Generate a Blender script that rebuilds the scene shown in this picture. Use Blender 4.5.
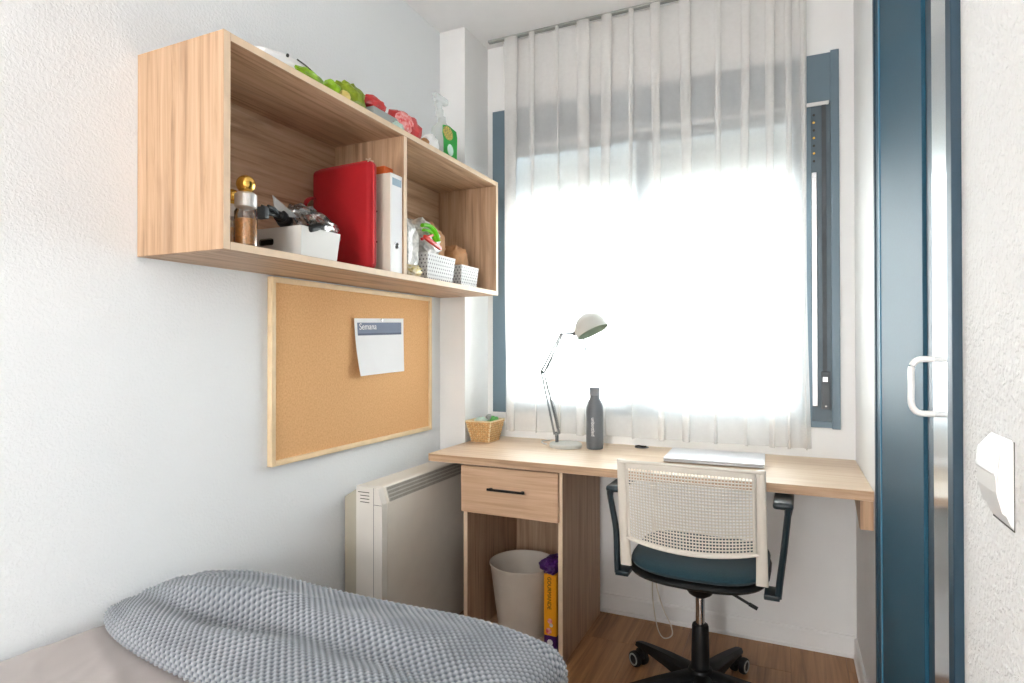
import bpy, bmesh, math, random
import numpy as np
from mathutils import Vector, Matrix
random.seed(7)
PI = math.pi
for o in list(bpy.data.objects): bpy.data.objects.remove(o)
S = bpy.context.scene
COL = S.collection

# ------------------------------------------------------------------ camera
W = 1.698; D = 2.631; ZC = 2.64; YR = -3.2          # right wall, window wall, ceiling, rear wall
yaw, pit, rol = math.radians(24.5654), math.radians(0.3874), math.radians(-0.0783)
r = Vector((math.cos(yaw), math.sin(yaw), 0))
fw = Vector((-math.sin(yaw)*math.cos(pit), math.cos(yaw)*math.cos(pit), math.sin(pit)))
u = r.cross(fw)
R2 = r*math.cos(rol)+u*math.sin(rol); U2 = u*math.cos(rol)-r*math.sin(rol)
cd = bpy.data.cameras.new('camera'); cam = bpy.data.objects.new('camera', cd); COL.objects.link(cam)
cd.sensor_width = 36; cd.lens = 602.64/1024*36; cd.clip_start = .02
M4 = Matrix((( R2.x, U2.x, -fw.x, 1.4633), (R2.y, U2.y, -fw.y, 0), (R2.z, U2.z, -fw.z, 1.1873), (0, 0, 0, 1)))
cam.matrix_world = M4
S.camera = cam

# ------------------------------------------------------------------ world, lights, exposure
wd = bpy.data.worlds.new('daylight'); S.world = wd; wd.use_nodes = True
wd.node_tree.nodes['Background'].inputs[0].default_value = (0.93, 0.97, 1.0, 1)
wd.node_tree.nodes['Background'].inputs[1].default_value = 9.5
S.view_settings.view_transform = 'Standard'; S.view_settings.look = 'None'
S.view_settings.exposure = 1.08; S.view_settings.gamma = 1.0; S.view_settings.use_curve_mapping = False
def area(name, loc, direction, sx, sy, power, col=(1, 1, 1), portal=False):
    l = bpy.data.lights.new(name, 'AREA'); l.shape = 'RECTANGLE'; l.size = sx; l.size_y = sy; l.energy = power; l.color = col
    o = bpy.data.objects.new(name, l); COL.objects.link(o); o.location = loc
    o.rotation_euler = Vector(direction).to_track_quat('-Z', 'Y').to_euler()
    if portal: l.cycles.is_portal = True
    return o
area('window_portal', (0.89, D+.14, 1.40), (0, -1, 0), 1.35, 0.95, 1, portal=True)
pl_ = bpy.data.lights.new('fill_lamp_light', 'POINT'); pl_.energy = 80; pl_.shadow_soft_size = .17; pl_.color = (1, .98, .96)  # point light added as front fill, source unseen
po_ = bpy.data.objects.new('fill_lamp_light', pl_); COL.objects.link(po_); po_.location = (1.20, -2.30, 1.42)

# ------------------------------------------------------------------ helpers
def hexc(h):
    h = h.lstrip('#'); v = [int(h[i:i+2], 16)/255 for i in (0, 2, 4)]
    return tuple([x/12.92 if x <= .04045 else ((x+.055)/1.055)**2.4 for x in v])+(1,)
def rootloc(o):
    while o is not None and o.parent: o = o.parent
    return o.location if o is not None else Vector((0, 0, 0))
def finish(name, bm, mats, loc, smooth, auto):
    me = bpy.data.meshes.new(name)
    if loc is not None: bmesh.ops.translate(bm, vec=-Vector(loc), verts=bm.verts)
    bmesh.ops.recalc_face_normals(bm, faces=bm.faces)
    if smooth:
        for f in bm.faces: f.smooth = True
        if auto:
            for e in bm.edges:
                if len(e.link_faces) == 2 and e.calc_face_angle(0) > auto: e.smooth = False
    bm.to_mesh(me); bm.free()
    for m in (mats if isinstance(mats, (list, tuple)) else [mats]): me.materials.append(m)
    o = bpy.data.objects.new(name, me); COL.objects.link(o)
    return o
def part(name, bm, mats, parent, label=None, smooth=True, auto=.6, local=False, kind=None):
    o = finish(name, bm, mats, None if local else rootloc(parent), smooth, auto)
    o.parent = parent
    if label: o['label'] = label
    if kind: o['kind'] = kind
    return o
def thing(name, label, cat, loc=(0, 0, 0), rz=0, group=None):
    o = bpy.data.objects.new(name, None); COL.objects.link(o); o.empty_display_size = .05
    o.location = loc; o.rotation_euler = (0, 0, rz); o['label'] = label; o['category'] = cat
    if group: o['group'] = group
    return o
def single(name, bm, mats, label, cat, loc, smooth=True, auto=.6, group=None):
    o = finish(name, bm, mats, loc, smooth, auto); o.location = loc; o['label'] = label; o['category'] = cat
    if group: o['group'] = group
    return o
def struct(name, bm, mats, smooth=False, auto=.6, parent=None, label=None):
    o = finish(name, bm, mats, None, smooth, auto)
    if parent: o.parent = parent
    else: o['kind'] = 'structure'
    if label: o['label'] = label
    return o
def nb(): return bmesh.new()
def bx(bm, x0, x1, y0, y1, z0, z1, bev=0, mi=0, seg=2, rot=None):
    d = bmesh.ops.create_cube(bm, size=1.0); vs = d['verts']
    c = Vector(((x0+x1)/2, (y0+y1)/2, (z0+z1)/2))
    for v in vs: v.co = Vector((v.co.x*(x1-x0), v.co.y*(y1-y0), v.co.z*(z1-z0)))
    fs = list({f for v in vs for f in v.link_faces})
    for f in fs: f.material_index = mi
    if bev:
        es = list({e for v in vs for e in v.link_edges})
        g = bmesh.ops.bevel(bm, geom=es, offset=bev, segments=seg, affect='EDGES', profile=.5)
        vs = list({v for f in g['faces'] for v in f.verts} | {v for v in vs if v.is_valid})
        for f in g['faces']: f.material_index = mi
    if rot is not None: bmesh.ops.transform(bm, matrix=rot, verts=vs)
    bmesh.ops.translate(bm, vec=c, verts=vs)
    return vs
def lathe(bm, prof, n=32, base=(0, 0, 0), rot=None, mi=0, cap0=True, cap1=True):
    rings = []; base = Vector(base)
    for (rr, z) in prof:
        ring = []
        for i in range(n):
            a = 2*PI*i/n; p = Vector((rr*math.cos(a), rr*math.sin(a), z))
            if rot is not None: p = rot @ p
            ring.append(bm.verts.new(p+base))
        rings.append(ring)
    for a, b in zip(rings, rings[1:]):
        for i in range(n):
            f = bm.faces.new((a[i], a[(i+1) % n], b[(i+1) % n], b[i])); f.material_index = mi
    if cap0: bm.faces.new(list(reversed(rings[0]))).material_index = mi
    if cap1: bm.faces.new(rings[-1]).material_index = mi
    return [v for q in rings for v in q]
def catmull(pts, k=6, closed=False):
    P = [Vector(p) for p in pts]; out = []
    n = len(P)
    for i in range(n if closed else n-1):
        if closed: p0, p1, p2, p3 = P[(i-1) % n], P[i], P[(i+1) % n], P[(i+2) % n]
        else: p0, p1, p2, p3 = P[max(i-1, 0)], P[i], P[i+1], P[min(i+2, n-1)]
        for j in range(k):
            t = j/k
            out.append(.5*((2*p1)+(-p0+p2)*t+(2*p0-5*p1+4*p2-p3)*t*t+(-p0+3*p1-3*p2+p3)*t**3))
    if not closed: out.append(P[-1])
    return out
def tube(bm, pts, rad, n=8, mi=0, flat=None, up=(0, 0, 1)):
    pts = [Vector(p) for p in pts]; rings = []
    m = len(pts)
    for i, p in enumerate(pts):
        t = (pts[min(i+1, m-1)]-pts[max(i-1, 0)]).normalized()
        upv = Vector(up)
        if abs(t.dot(upv)) > .95: upv = Vector((1, 0, 0)) if abs(t.x) < .9 else Vector((0, 1, 0))
        a = t.cross(upv).normalized(); b = t.cross(a).normalized()
        rr = rad[i] if isinstance(rad, (list, tuple)) else rad
        ra, rb = (rr*flat[0], rr*flat[1]) if flat else (rr, rr)
        rings.append([bm.verts.new(p+a*ra*math.cos(2*PI*j/n)+b*rb*math.sin(2*PI*j/n)) for j in range(n)])
    for q, w in zip(rings, rings[1:]):
        for j in range(n):
            bm.faces.new((q[j], q[(j+1) % n], w[(j+1) % n], w[j])).material_index = mi
    bm.faces.new(list(reversed(rings[0]))).material_index = mi; bm.faces.new(rings[-1]).material_index = mi
def prism(bm, poly, axis, a, b, mi=0):
    """extrude a 2D polygon; axis 0: poly in (y,z), 1: (x,z), 2: (x,y)"""
    def mk(p, t):
        return {0: (t, p[0], p[1]), 1: (p[0], t, p[1]), 2: (p[0], p[1], t)}[axis]
    v0 = [bm.verts.new(mk(p, a)) for p in poly]; v1 = [bm.verts.new(mk(p, b)) for p in poly]
    n = len(poly)
    bm.faces.new(v0).material_index = mi; bm.faces.new(list(reversed(v1))).material_index = mi
    for i in range(n): bm.faces.new((v0[i], v0[(i+1) % n], v1[(i+1) % n], v1[i])).material_index = mi
    return v0+v1
def grid_mesh(name, P, mats, loc, parent=None):
    """P: (n,m,3) numpy grid -> smooth mesh object"""
    n, m, _ = P.shape
    me = bpy.data.meshes.new(name)
    V = (P.reshape(-1, 3)-np.array(loc)).astype(np.float32)
    i, j = np.meshgrid(np.arange(n-1), np.arange(m-1), indexing='ij')
    a = (i*m+j).ravel(); F = np.stack([a, a+m, a+m+1, a+1], 1)
    me.vertices.add(len(V)); me.vertices.foreach_set('co', V.ravel())
    me.loops.add(F.size); me.loops.foreach_set('vertex_index', F.ravel().astype(np.int32))
    me.polygons.add(len(F)); me.polygons.foreach_set('loop_start', (np.arange(len(F))*4).astype(np.int32))
    me.polygons.foreach_set('use_smooth', np.ones(len(F), bool))
    me.update(calc_edges=True); me.validate()
    for q in (mats if isinstance(mats, (list, tuple)) else [mats]): me.materials.append(q)
    o = bpy.data.objects.new(name, me); COL.objects.link(o)
    if parent: o.parent = parent
    else: o.location = loc
    return o
def text_part(name, s, size, mat, parent, M, label=None, ext=.0003, align='LEFT', xs=1.0):
    """lettering as a mesh; M maps text plane (x right, y up) to world"""
    c = bpy.data.curves.new(name, 'FONT'); c.body = s; c.size = size; c.extrude = ext; c.align_x = align; c.align_y = 'CENTER'
    t = bpy.data.objects.new(name, c); COL.objects.link(t)
    bpy.context.view_layer.update()
    dg = bpy.context.evaluated_depsgraph_get()
    me = bpy.data.meshes.new_from_object(t.evaluated_get(dg)); bpy.data.objects.remove(t)
    me.transform(Matrix.Diagonal((xs, 1, 1, 1))); me.transform(M); me.transform(Matrix.Translation(-rootloc(parent)))
    me.materials.clear(); me.materials.append(mat)
    o = bpy.data.objects.new(name, me); COL.objects.link(o); o.parent = parent
    if label: o['label'] = label
    return o
def frame3(o, x, y):
    x = Vector(x).normalized(); y = Vector(y).normalized(); z = x.cross(y)
    return Matrix(((x.x, y.x, z.x, o[0]), (x.y, y.y, z.y, o[1]), (x.z, y.z, z.z, o[2]), (0, 0, 0, 1)))

# ------------------------------------------------------------------ materials
def nodes(name):
    m = bpy.data.materials.new(name); m.use_nodes = True; nt = m.node_tree
    return m, nt, nt.nodes['Principled BSDF'], nt.nodes['Material Output']
def mk(name, col, rough=.5, metal=0, var=.06, vs=12, bump=None, coat=0, spec=.5, trans=0, sheen=0, col2=None, detail=4):
    m, nt, b, out = nodes(name); N = nt.nodes; L = nt.links
    c = hexc(col) if isinstance(col, str) else col
    b.inputs['Roughness'].default_value = rough; b.inputs['Metallic'].default_value = metal
    b.inputs['Coat Weight'].default_value = coat; b.inputs['Specular IOR Level'].default_value = spec
    b.inputs['Transmission Weight'].default_value = trans
    if sheen: b.inputs['Sheen Weight'].default_value = sheen
    tc = N.new('ShaderNodeTexCoord'); n = N.new('ShaderNodeTexNoise'); n.inputs['Scale'].default_value = vs; n.inputs['Detail'].default_value = detail
    L.new(tc.outputs['Object'], n.inputs['Vector'])
    mix = N.new('ShaderNodeMix'); mix.data_type = 'RGBA'
    c2 = hexc(col2) if col2 else tuple([x*(1-2.2*var) for x in c[:3]])+(1,)
    mix.inputs[6].default_value = c; mix.inputs[7].default_value = c2
    mr = N.new('ShaderNodeMapRange'); mr.inputs[1].default_value = .35; mr.inputs[2].default_value = .7
    L.new(n.outputs['Fac'], mr.inputs[0]); L.new(mr.outputs[0], mix.inputs[0]); L.new(mix.outputs[2], b.inputs['Base Color'])
    if bump:
        n2 = N.new('ShaderNodeTexNoise'); n2.inputs['Scale'].default_value = bump[0]; n2.inputs['Detail'].default_value = 3
        L.new(tc.outputs['Object'], n2.inputs['Vector'])
        bp = N.new('ShaderNodeBump'); bp.inputs['Strength'].default_value = bump[1]; bp.inputs['Distance'].default_value = bump[2]
        L.new(n2.outputs['Fac'], bp.inputs['Height']); L.new(bp.outputs[0], b.inputs['Normal'])
    return m
def wood(name, light, mid, dark, axis, rough=.5, rnd=False, sc=1.0, streak=.55):
    m, nt, b, out = nodes(name); N = nt.nodes; L = nt.links
    tc = N.new('ShaderNodeTexCoord'); mp = N.new('ShaderNodeMapping')
    s = [42*sc]*3; s[axis] = 1.6*sc; mp.inputs['Scale'].default_value = s
    L.new(tc.outputs['Object'], mp.inputs['Vector'])
    if rnd:
        oi = N.new('ShaderNodeObjectInfo'); mu = N.new('ShaderNodeMath'); mu.operation = 'MULTIPLY'; mu.inputs[1].default_value = 37
        L.new(oi.outputs['Random'], mu.inputs[0]); cb = N.new('ShaderNodeCombineXYZ')
        for k in range(3): L.new(mu.outputs[0], cb.inputs[k])
        L.new(cb.outputs[0], mp.inputs['Location'])
    n1 = N.new('ShaderNodeTexNoise'); n1.inputs['Scale'].default_value = 1.3; n1.inputs['Detail'].default_value = 7; n1.inputs['Roughness'].default_value = .62; n1.inputs['Distortion'].default_value = .7
    L.new(mp.outputs[0], n1.inputs['Vector'])
    r1 = N.new('ShaderNodeValToRGB'); e = r1.color_ramp.elements
    e[0].position = .22; e[0].color = hexc(dark); e[1].position = .68; e[1].color = hexc(light)
    q = e.new(.46); q.color = hexc(mid)
    L.new(n1.outputs['Fac'], r1.inputs[0])
    mp2 = N.new('ShaderNodeMapping'); s2 = [7*sc]*3; s2[axis] = .9*sc; mp2.inputs['Scale'].default_value = s2
    L.new(tc.outputs['Object'], mp2.inputs['Vector'])
    if rnd: L.new(cb.outputs[0], mp2.inputs['Location'])
    n2 = N.new('ShaderNodeTexNoise'); n2.inputs['Scale'].default_value = 1.6; n2.inputs['Detail'].default_value = 5; n2.inputs['Distortion'].default_value = 1.2
    L.new(mp2.outputs[0], n2.inputs['Vector'])
    mr = N.new('ShaderNodeMapRange'); mr.inputs[1].default_value = .55; mr.inputs[2].default_value = .72; mr.inputs[4].default_value = streak
    L.new(n2.outputs['Fac'], mr.inputs[0])
    mix = N.new('ShaderNodeMix'); mix.data_type = 'RGBA'; L.new(mr.outputs[0], mix.inputs[0])
    L.new(r1.outputs[0], mix.inputs[6]); mix.inputs[7].default_value = hexc(dark)
    L.new(mix.outputs[2], b.inputs['Base Color']); b.inputs['Roughness'].default_value = rough
    bp = N.new('ShaderNodeBump'); bp.inputs['Strength'].default_value = .15; bp.inputs['Distance'].default_value = .0006
    L.new(n1.outputs['Fac'], bp.inputs['Height']); L.new(bp.outputs[0], b.inputs['Normal'])
    return m
def plaster(name, col, scale, strength, dist):
    m, nt, b, out = nodes(name); N = nt.nodes; L = nt.links
    tc = N.new('ShaderNodeTexCoord')
    n = N.new('ShaderNodeTexNoise'); n.inputs['Scale'].default_value = scale; n.inputs['Detail'].default_value = 2.5; n.inputs['Distortion'].default_value = .5
    v = N.new('ShaderNodeTexNoise'); v.inputs['Scale'].default_value = scale*2.3; v.inputs['Detail'].default_value = 2
    L.new(tc.outputs['Object'], n.inputs['Vector']); L.new(tc.outputs['Object'], v.inputs['Vector'])
    mr = N.new('ShaderNodeMapRange'); mr.interpolation_type = 'SMOOTHSTEP'; mr.inputs[1].default_value = .42; mr.inputs[2].default_value = .62
    L.new(n.outputs['Fac'], mr.inputs[0])
    ad = N.new('ShaderNodeMath'); ad.operation = 'MULTIPLY_ADD'; ad.inputs[1].default_value = .35
    L.new(v.outputs['Fac'], ad.inputs[0]); L.new(mr.outputs[0], ad.inputs[2])
    bp = N.new('ShaderNodeBump'); bp.inputs['Strength'].default_value = strength; bp.inputs['Distance'].default_value = dist
    L.new(ad.outputs[0], bp.inputs['Height']); L.new(bp.outputs[0], b.inputs['Normal'])
    b.inputs['Base Color'].default_value = hexc(col); b.inputs['Roughness'].default_value = .75
    b.inputs['Specular IOR Level'].default_value = .3
    return m
def thin_clear(name, tint, glossw=.12, rough=.02):
    m, nt, b, out = nodes(name); N = nt.nodes; L = nt.links
    N.remove(b); t = N.new('ShaderNodeBsdfTransparent'); t.inputs[0].default_value = tint
    g = N.new('ShaderNodeBsdfGlossy'); g.inputs['Roughness'].default_value = rough
    lw = N.new('ShaderNodeFresnel'); lw.inputs[0].default_value = 1.45
    ad = N.new('ShaderNodeMath'); ad.operation = 'ADD'; ad.inputs[1].default_value = glossw-.04; ad.use_clamp = True
    L.new(lw.outputs[0], ad.inputs[0])
    mx = N.new('ShaderNodeMixShader'); L.new(ad.outputs[0], mx.inputs[0]); L.new(t.outputs[0], mx.inputs[1]); L.new(g.outputs[0], mx.inputs[2])
    L.new(mx.outputs[0], out.inputs[0]); return m
def sheer(name, col, clear, transl):
    m, nt, b, out = nodes(name); N = nt.nodes; L = nt.links
    N.remove(b)
    d = N.new('ShaderNodeBsdfDiffuse'); d.inputs[0].default_value = hexc(col)
    t = N.new('ShaderNodeBsdfTranslucent'); t.inputs[0].default_value = hexc(col)
    c = N.new('ShaderNodeBsdfTransparent'); c.inputs[0].default_value = (1, 1, 1, 1)
    m1 = N.new('ShaderNodeMixShader'); m1.inputs[0].default_value = transl; L.new(d.outputs[0], m1.inputs[1]); L.new(t.outputs[0], m1.inputs[2])
    tc = N.new('ShaderNodeTexCoord'); n = N.new('ShaderNodeTexNoise'); n.inputs['Scale'].default_value = 60; L.new(tc.outputs['Object'], n.inputs['Vector'])
    mr = N.new('ShaderNodeMapRange'); mr.inputs[3].default_value = 1-clear-.03; mr.inputs[4].default_value = 1-clear+.03; L.new(n.outputs['Fac'], mr.inputs[0])
    m2 = N.new('ShaderNodeMixShader'); L.new(mr.outputs[0], m2.inputs[0]); L.new(c.outputs[0], m2.inputs[1]); L.new(m1.outputs[0], m2.inputs[2])
    L.new(m2.outputs[0], out.inputs[0]); return m

M = {}
M['wall'] = plaster('white_textured_plaster', '#eef1f3', 125, .27, .0025)
M['wall_right'] = plaster('white_rough_plaster', '#f0efed', 110, .55, .004)
M['smooth'] = mk('smooth_white_paint', '#f0f0ef', .6, var=.01, bump=(60, .1, .002))
M['ceil'] = mk('ceiling_paint', '#f6f6f6', .8, var=.01)
OL, OM, OD = '#d0b092', '#bf9d7d', '#7d5d44'
M['oak_x'] = wood('pale_oak_grain_x', OL, OM, OD, 0)
M['oak_y'] = wood('pale_oak_grain_y', OL, OM, OD, 1)
M['oak_z'] = wood('pale_oak_grain_z', OL, OM, OD, 2)
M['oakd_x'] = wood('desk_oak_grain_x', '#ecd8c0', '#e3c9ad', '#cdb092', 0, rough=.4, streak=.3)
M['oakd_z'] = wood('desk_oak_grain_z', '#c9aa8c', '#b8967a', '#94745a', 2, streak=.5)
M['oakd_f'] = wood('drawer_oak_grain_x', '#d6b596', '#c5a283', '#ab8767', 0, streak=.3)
M['edge'] = mk('oak_edge_band_lit', '#e6cdb0', .5, var=.04, vs=30)  # edge band; light on the front edges is put into its paler colour
M['floor'] = wood('brown_laminate', '#b98a5e', '#a1744c', '#6f4a2e', 1, rough=.42, rnd=True, sc=.8)
M['gap'] = mk('dark_joint', '#4a3322', .8)
M['teal'] = mk('grey_blue_lacquer', '#677b88', .4, var=.03, vs=3)
M['teald'] = mk('petrol_blue_lacquer', '#1a4a5f', .55, spec=.25, var=.05, vs=200)
M['teale'] = mk('petrol_blue_edge', '#17384a', .5, var=.03)
M['plate'] = mk('dark_guide_plate', '#56646d', .45, .2)
M['bead_glint'] = mk('bead_highlight_blue', '#3f7f9f', .3, var=.03)
M['black'] = mk('black_plastic', '#0e0f10', .5, var=.05, spec=.3)
M['rubber'] = mk('black_rubber', '#0c0c0d', .7)
M['grey_pl'] = mk('grey_plastic', '#4e5458', .5)
M['strap'] = mk('woven_strap', '#54585c', .9, bump=(300, .3, .001))
M['chrome'] = mk('brushed_aluminium', '#d6d8da', .22, 1, var=.02)
M['mirror'] = mk('polished_aluminium', '#dfe6ea', .13, .85, var=.015)
M['white_pl'] = mk('white_plastic', '#eeeeec', .35, var=.02, coat=.2)
M['cream_pl'] = mk('warm_white_plastic', '#e2ddd5', .45, var=.02)
M['heater'] = mk('cream_enamel', '#e3dcd1', .4, var=.02)
M['heater_s'] = mk('cream_enamel_side', '#b9b2a0', .5, var=.03)
M['dark'] = mk('dark_recess', '#3c3a36', .8)
M['slotg'] = mk('grille_slot_grey', '#77736c', .8)
M['grille'] = mk('grille_metal', '#bdb8ae', .5)
M['cork'] = mk('cork', '#e8b883', .9, var=.10, vs=160, bump=(250, .5, .001), col2='#d9a56e', detail=6)
M['pine'] = mk('pine_frame', '#f2d8ae', .5, var=.05, vs=20)
M['paper'] = mk('white_paper', '#f0f1f3', .8, var=.01)
M['slate'] = mk('slate_print', '#7f8aa0', .8, var=.02)
M['slate2'] = mk('dark_slate_print', '#646c82', .8, var=.02)
M['ink_w'] = mk('white_print', '#f4f4f6', .7, var=0)
M['red'] = mk('red_neoprene', '#b30515', .75, var=.06, bump=(400, .2, .0006), sheen=.1)
M['redp'] = mk('red_piping', '#d41b22', .5)
M['zip'] = mk('zip_metal', '#d9c8b0', .3, .6)
M['binder'] = mk('cream_board', '#dfd5c6', .6, var=.02)
M['binder_w'] = mk('white_board', '#f2f2f1', .5, var=.01)
M['bluelab'] = mk('pale_blue_label', '#9fb6c6', .6)
M['orange'] = mk('orange_card', '#e2682c', .6)
M['gold'] = mk('polished_gold', '#e8bd62', .2, 1, var=.03)
M['silverm'] = mk('satin_silver', '#e2e0de', .3, .5)
M['glass'] = thin_clear('clear_glass', (.94, .96, .96, 1), .14)
M['pane'] = thin_clear('window_glass', (.97, .99, .98, 1), .05)
M['film'] = thin_clear('crumpled_clear_film', (.90, .90, .91, 1), .20, .10)
M['amber'] = mk('amber_beads', '#ffb869', .3, var=.12, vs=150, bump=(180, .8, .003))
M['whitebox'] = mk('white_polypropylene', '#dcdbd7', .4, var=.02)
M['sheer'] = sheer('sheer_voile', '#fdfcfa', .42, .35)
M['sheer_h'] = sheer('sheer_hem', '#fdfcfa', .5, .35)
M['shutter'] = sheer('shutter_slat_white', '#eceeed', 0, .085)
M['lampw'] = mk('white_enamel_lamp', '#cfd0ca', .45, var=.02, coat=.3)
M['lampa'] = mk('grey_enamel_arm', '#85888a', .5)
M['lampm'] = mk('dull_steel', '#66696b', .5, .3)
M['lampin'] = mk('reflector_green_grey', '#a9b7a4', .3)
M['bottle'] = mk('slate_bottle', '#686e75', .35, var=.03)
M['bottle2'] = mk('bottle_cap', '#868c93', .4, var=.03)
M['wick'] = mk('natural_rattan', '#dfb177', .7, var=.12, vs=70)
M['wick_l'] = mk('pale_rattan', '#efdcb4', .7, var=.08, vs=70)
M['laptop'] = mk('silver_laptop', '#e2e3e8', .4, .08, var=.01)
M['teal_fab'] = mk('petrol_fabric', '#173944', .9, var=.1, vs=250, bump=(400, .4, .0008), sheen=.15)
M['chair_w'] = mk('cream_chair_plastic', '#ded7cb', .5, var=.02)
M['arm'] = mk('dark_arm_plastic', '#18272e', .35, var=.03)
M['binc'] = mk('beige_bin_plastic', '#d9cfc2', .5, var=.03)
M['yellow'] = mk('yellow_carton', '#f6a615', .5, var=.03)
M['purple'] = mk('purple_film', '#4a1a6b', .3, var=.2, vs=40, coat=.3)
M['ink'] = mk('dark_print', '#3a2417', .7)
M['cord'] = mk('white_cord', '#ded6c6', .6)
M['sheet'] = mk('taupe_cotton_sheet', '#b5adaa', .9, var=.04, vs=5, bump=(500, .2, .0006), sheen=.1)
M['blanket'] = mk('grey_waffle_knit', '#a8acb1', .95, var=.06, vs=9, col2='#94999e', sheen=.1)
_nt = M['blanket'].node_tree; _at = _nt.nodes.new('ShaderNodeAttribute'); _at.attribute_name = 'pit_shade'
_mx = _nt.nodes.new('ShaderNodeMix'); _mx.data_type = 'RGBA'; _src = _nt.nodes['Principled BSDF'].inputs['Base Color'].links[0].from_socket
_nt.links.new(_at.outputs['Fac'], _mx.inputs[0]); _mx.inputs[6].default_value = hexc('#5f666e'); _nt.links.new(_src, _mx.inputs[7]); _nt.links.new(_mx.outputs[2], _nt.nodes['Principled BSDF'].inputs['Base Color'])  # weave pits coloured darker to stand for the shade in them
M['bedb'] = mk('grey_bed_base', '#8e8985', .9)
M['lime'] = mk('lime_wrapper', '#9fcf14', .35, var=.25, vs=30, coat=.3)
M['limed'] = mk('olive_lime_wrapper', '#93a818', .4, var=.25, vs=40)
M['greenc'] = mk('green_clip', '#6fd41c', .35)
M['redc'] = mk('red_clip', '#e0321e', .35)
M['redw'] = mk('red_wrapper', '#dd1b22', .3, var=.2, vs=25, coat=.4)
M['pink'] = mk('pink_white_print', '#f0b7b4', .4, var=.3, vs=90, col2='#d8222a')
M['kraft'] = mk('kraft_paper', '#b98659', .8, var=.12, vs=25)
M['bagw'] = mk('white_printed_bag', '#e9e6e0', .35, var=.1, vs=60, col2='#a9a7a4', coat=.3)
M['perf'] = mk('white_perforated_plastic', '#dad9d8', .5, var=.02)
M['perfd'] = mk('grey_dot_print', '#6f6d72', .6)
M['mint'] = mk('mint_tissue', '#c9e2d6', .7, var=.1, vs=40)
M['greenp'] = mk('green_packet', '#5fb25c', .4, var=.12, vs=30)
M['greenl'] = mk('green_bottle_label', '#18a13a', .4, var=.05)
M['ylab'] = mk('yellow_emblem', '#e0c35a', .5, var=.35, vs=180, col2='#4b6b52')
M['greyslab'] = mk('grey_card', '#a3a7a4', .6)
M['clearw'] = sheer('milky_clear_plastic', '#eef2f2', .45, .5)
M['shade_w'] = sheer('paper_globe', '#ffffff', .62, .8)

# ------------------------------------------------------------------ room shell
bm = nb(); bx(bm, -.12, W+.12, YR-.12, D+.02, -.10, -.012); fl = struct('floor', bm, M['gap'])
PW = .19; PL = 1.25; shared = {}
x = -.05; row = 0
while x < W:
    y = YR - random.uniform(0, PL)
    while y < D:
        x0, x1 = max(x, 0.0), min(x+PW, W); y0, y1 = max(y, YR), min(y+PL, D)
        if x1-x0 > .01 and y1-y0 > .02:
            key = (round(x1-x0, 4), round(y1-y0, 4))
            if key not in shared:
                b = nb(); w, l = x1-x0, y1-y0
                bx(b, .0004, w-.0004, .0004, l-.0004, -.012, 0, bev=.0008, seg=1)
                me = bpy.data.meshes.new('plank'); bmesh.ops.recalc_face_normals(b, faces=b.faces); b.to_mesh(me); b.free(); me.materials.append(M['floor']); shared[key] = me
            o = bpy.data.objects.new('plank', shared[key]); COL.objects.link(o); o.location = (x0, y0, 0); o.parent = fl
        y += PL
    x += PW; row += 1
bm = nb(); bx(bm, -.12, W+.12, YR-.12, D+.14, ZC, ZC+.1); struct('ceiling', bm, M['ceil'])
bm = nb(); bx(bm, -.12, 0, YR-.12, D+.14, -.1, ZC); struct('wall_left', bm, M['wall'])
bm = nb(); bx(bm, 0, .132, 2.399, D, 0, ZC); struct('wall_pier', bm, M['smooth'])
WX0, WX1, WZ0, WZ1 = .163, 1.645, .868, 2.322       # window opening
bm = nb()
bx(bm, 0, WX0, D, D+.14, -.1, ZC); bx(bm, WX1, W+.12, D, D+.14, -.1, ZC)
bx(bm, WX0, WX1, D, D+.14, -.1, WZ0); bx(bm, WX0, WX1, D, D+.14, WZ1, ZC)
struct('wall_back', bm, M['smooth'])
DY0, DY1, DZ = 1.067, 1.958, 2.46                   # sliding door opening in the right wall
bm = nb()
bx(bm, W, W+.12, DY1, D, -.1, ZC); bx(bm, W, W+.12, DY0, DY1, DZ, ZC); bx(bm, W+.05, W+.12, DY0, DY1, -.1, DZ)
struct('wall_right', bm, M['smooth'])
bm = nb(); bx(bm, W-.004, W+.12, YR-.12, DY0-.002, -.1, ZC); struct('wall_right_near', bm, M['wall_right'])
bm = nb(); bx(bm, 0, W, YR-.12, YR, -.1, ZC); struct('wall_front', bm, M['wall'])
def skirting(name, axis, a, b, pos, s):
    prof = [(0, 0), (.012, 0), (.012, .012), (.009, .016), (.009, .072), (.005, .08), (0, .08)]
    bm = nb()
    if axis == 0: prism(bm, [(pos+s*p, z) for p, z in prof], 0, a, b)
    else: prism(bm, [(pos+s*p, z) for p, z in prof], 1, a, b)
    struct(name, bm, M['smooth'])
skirting('baseboard_back', 0, .132, W, D, -1)
skirting('baseboard_right', 1, DY1+.005, D-.012, W, -1)
skirting('baseboard_left', 1, YR, 2.399, 0, 1)

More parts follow.
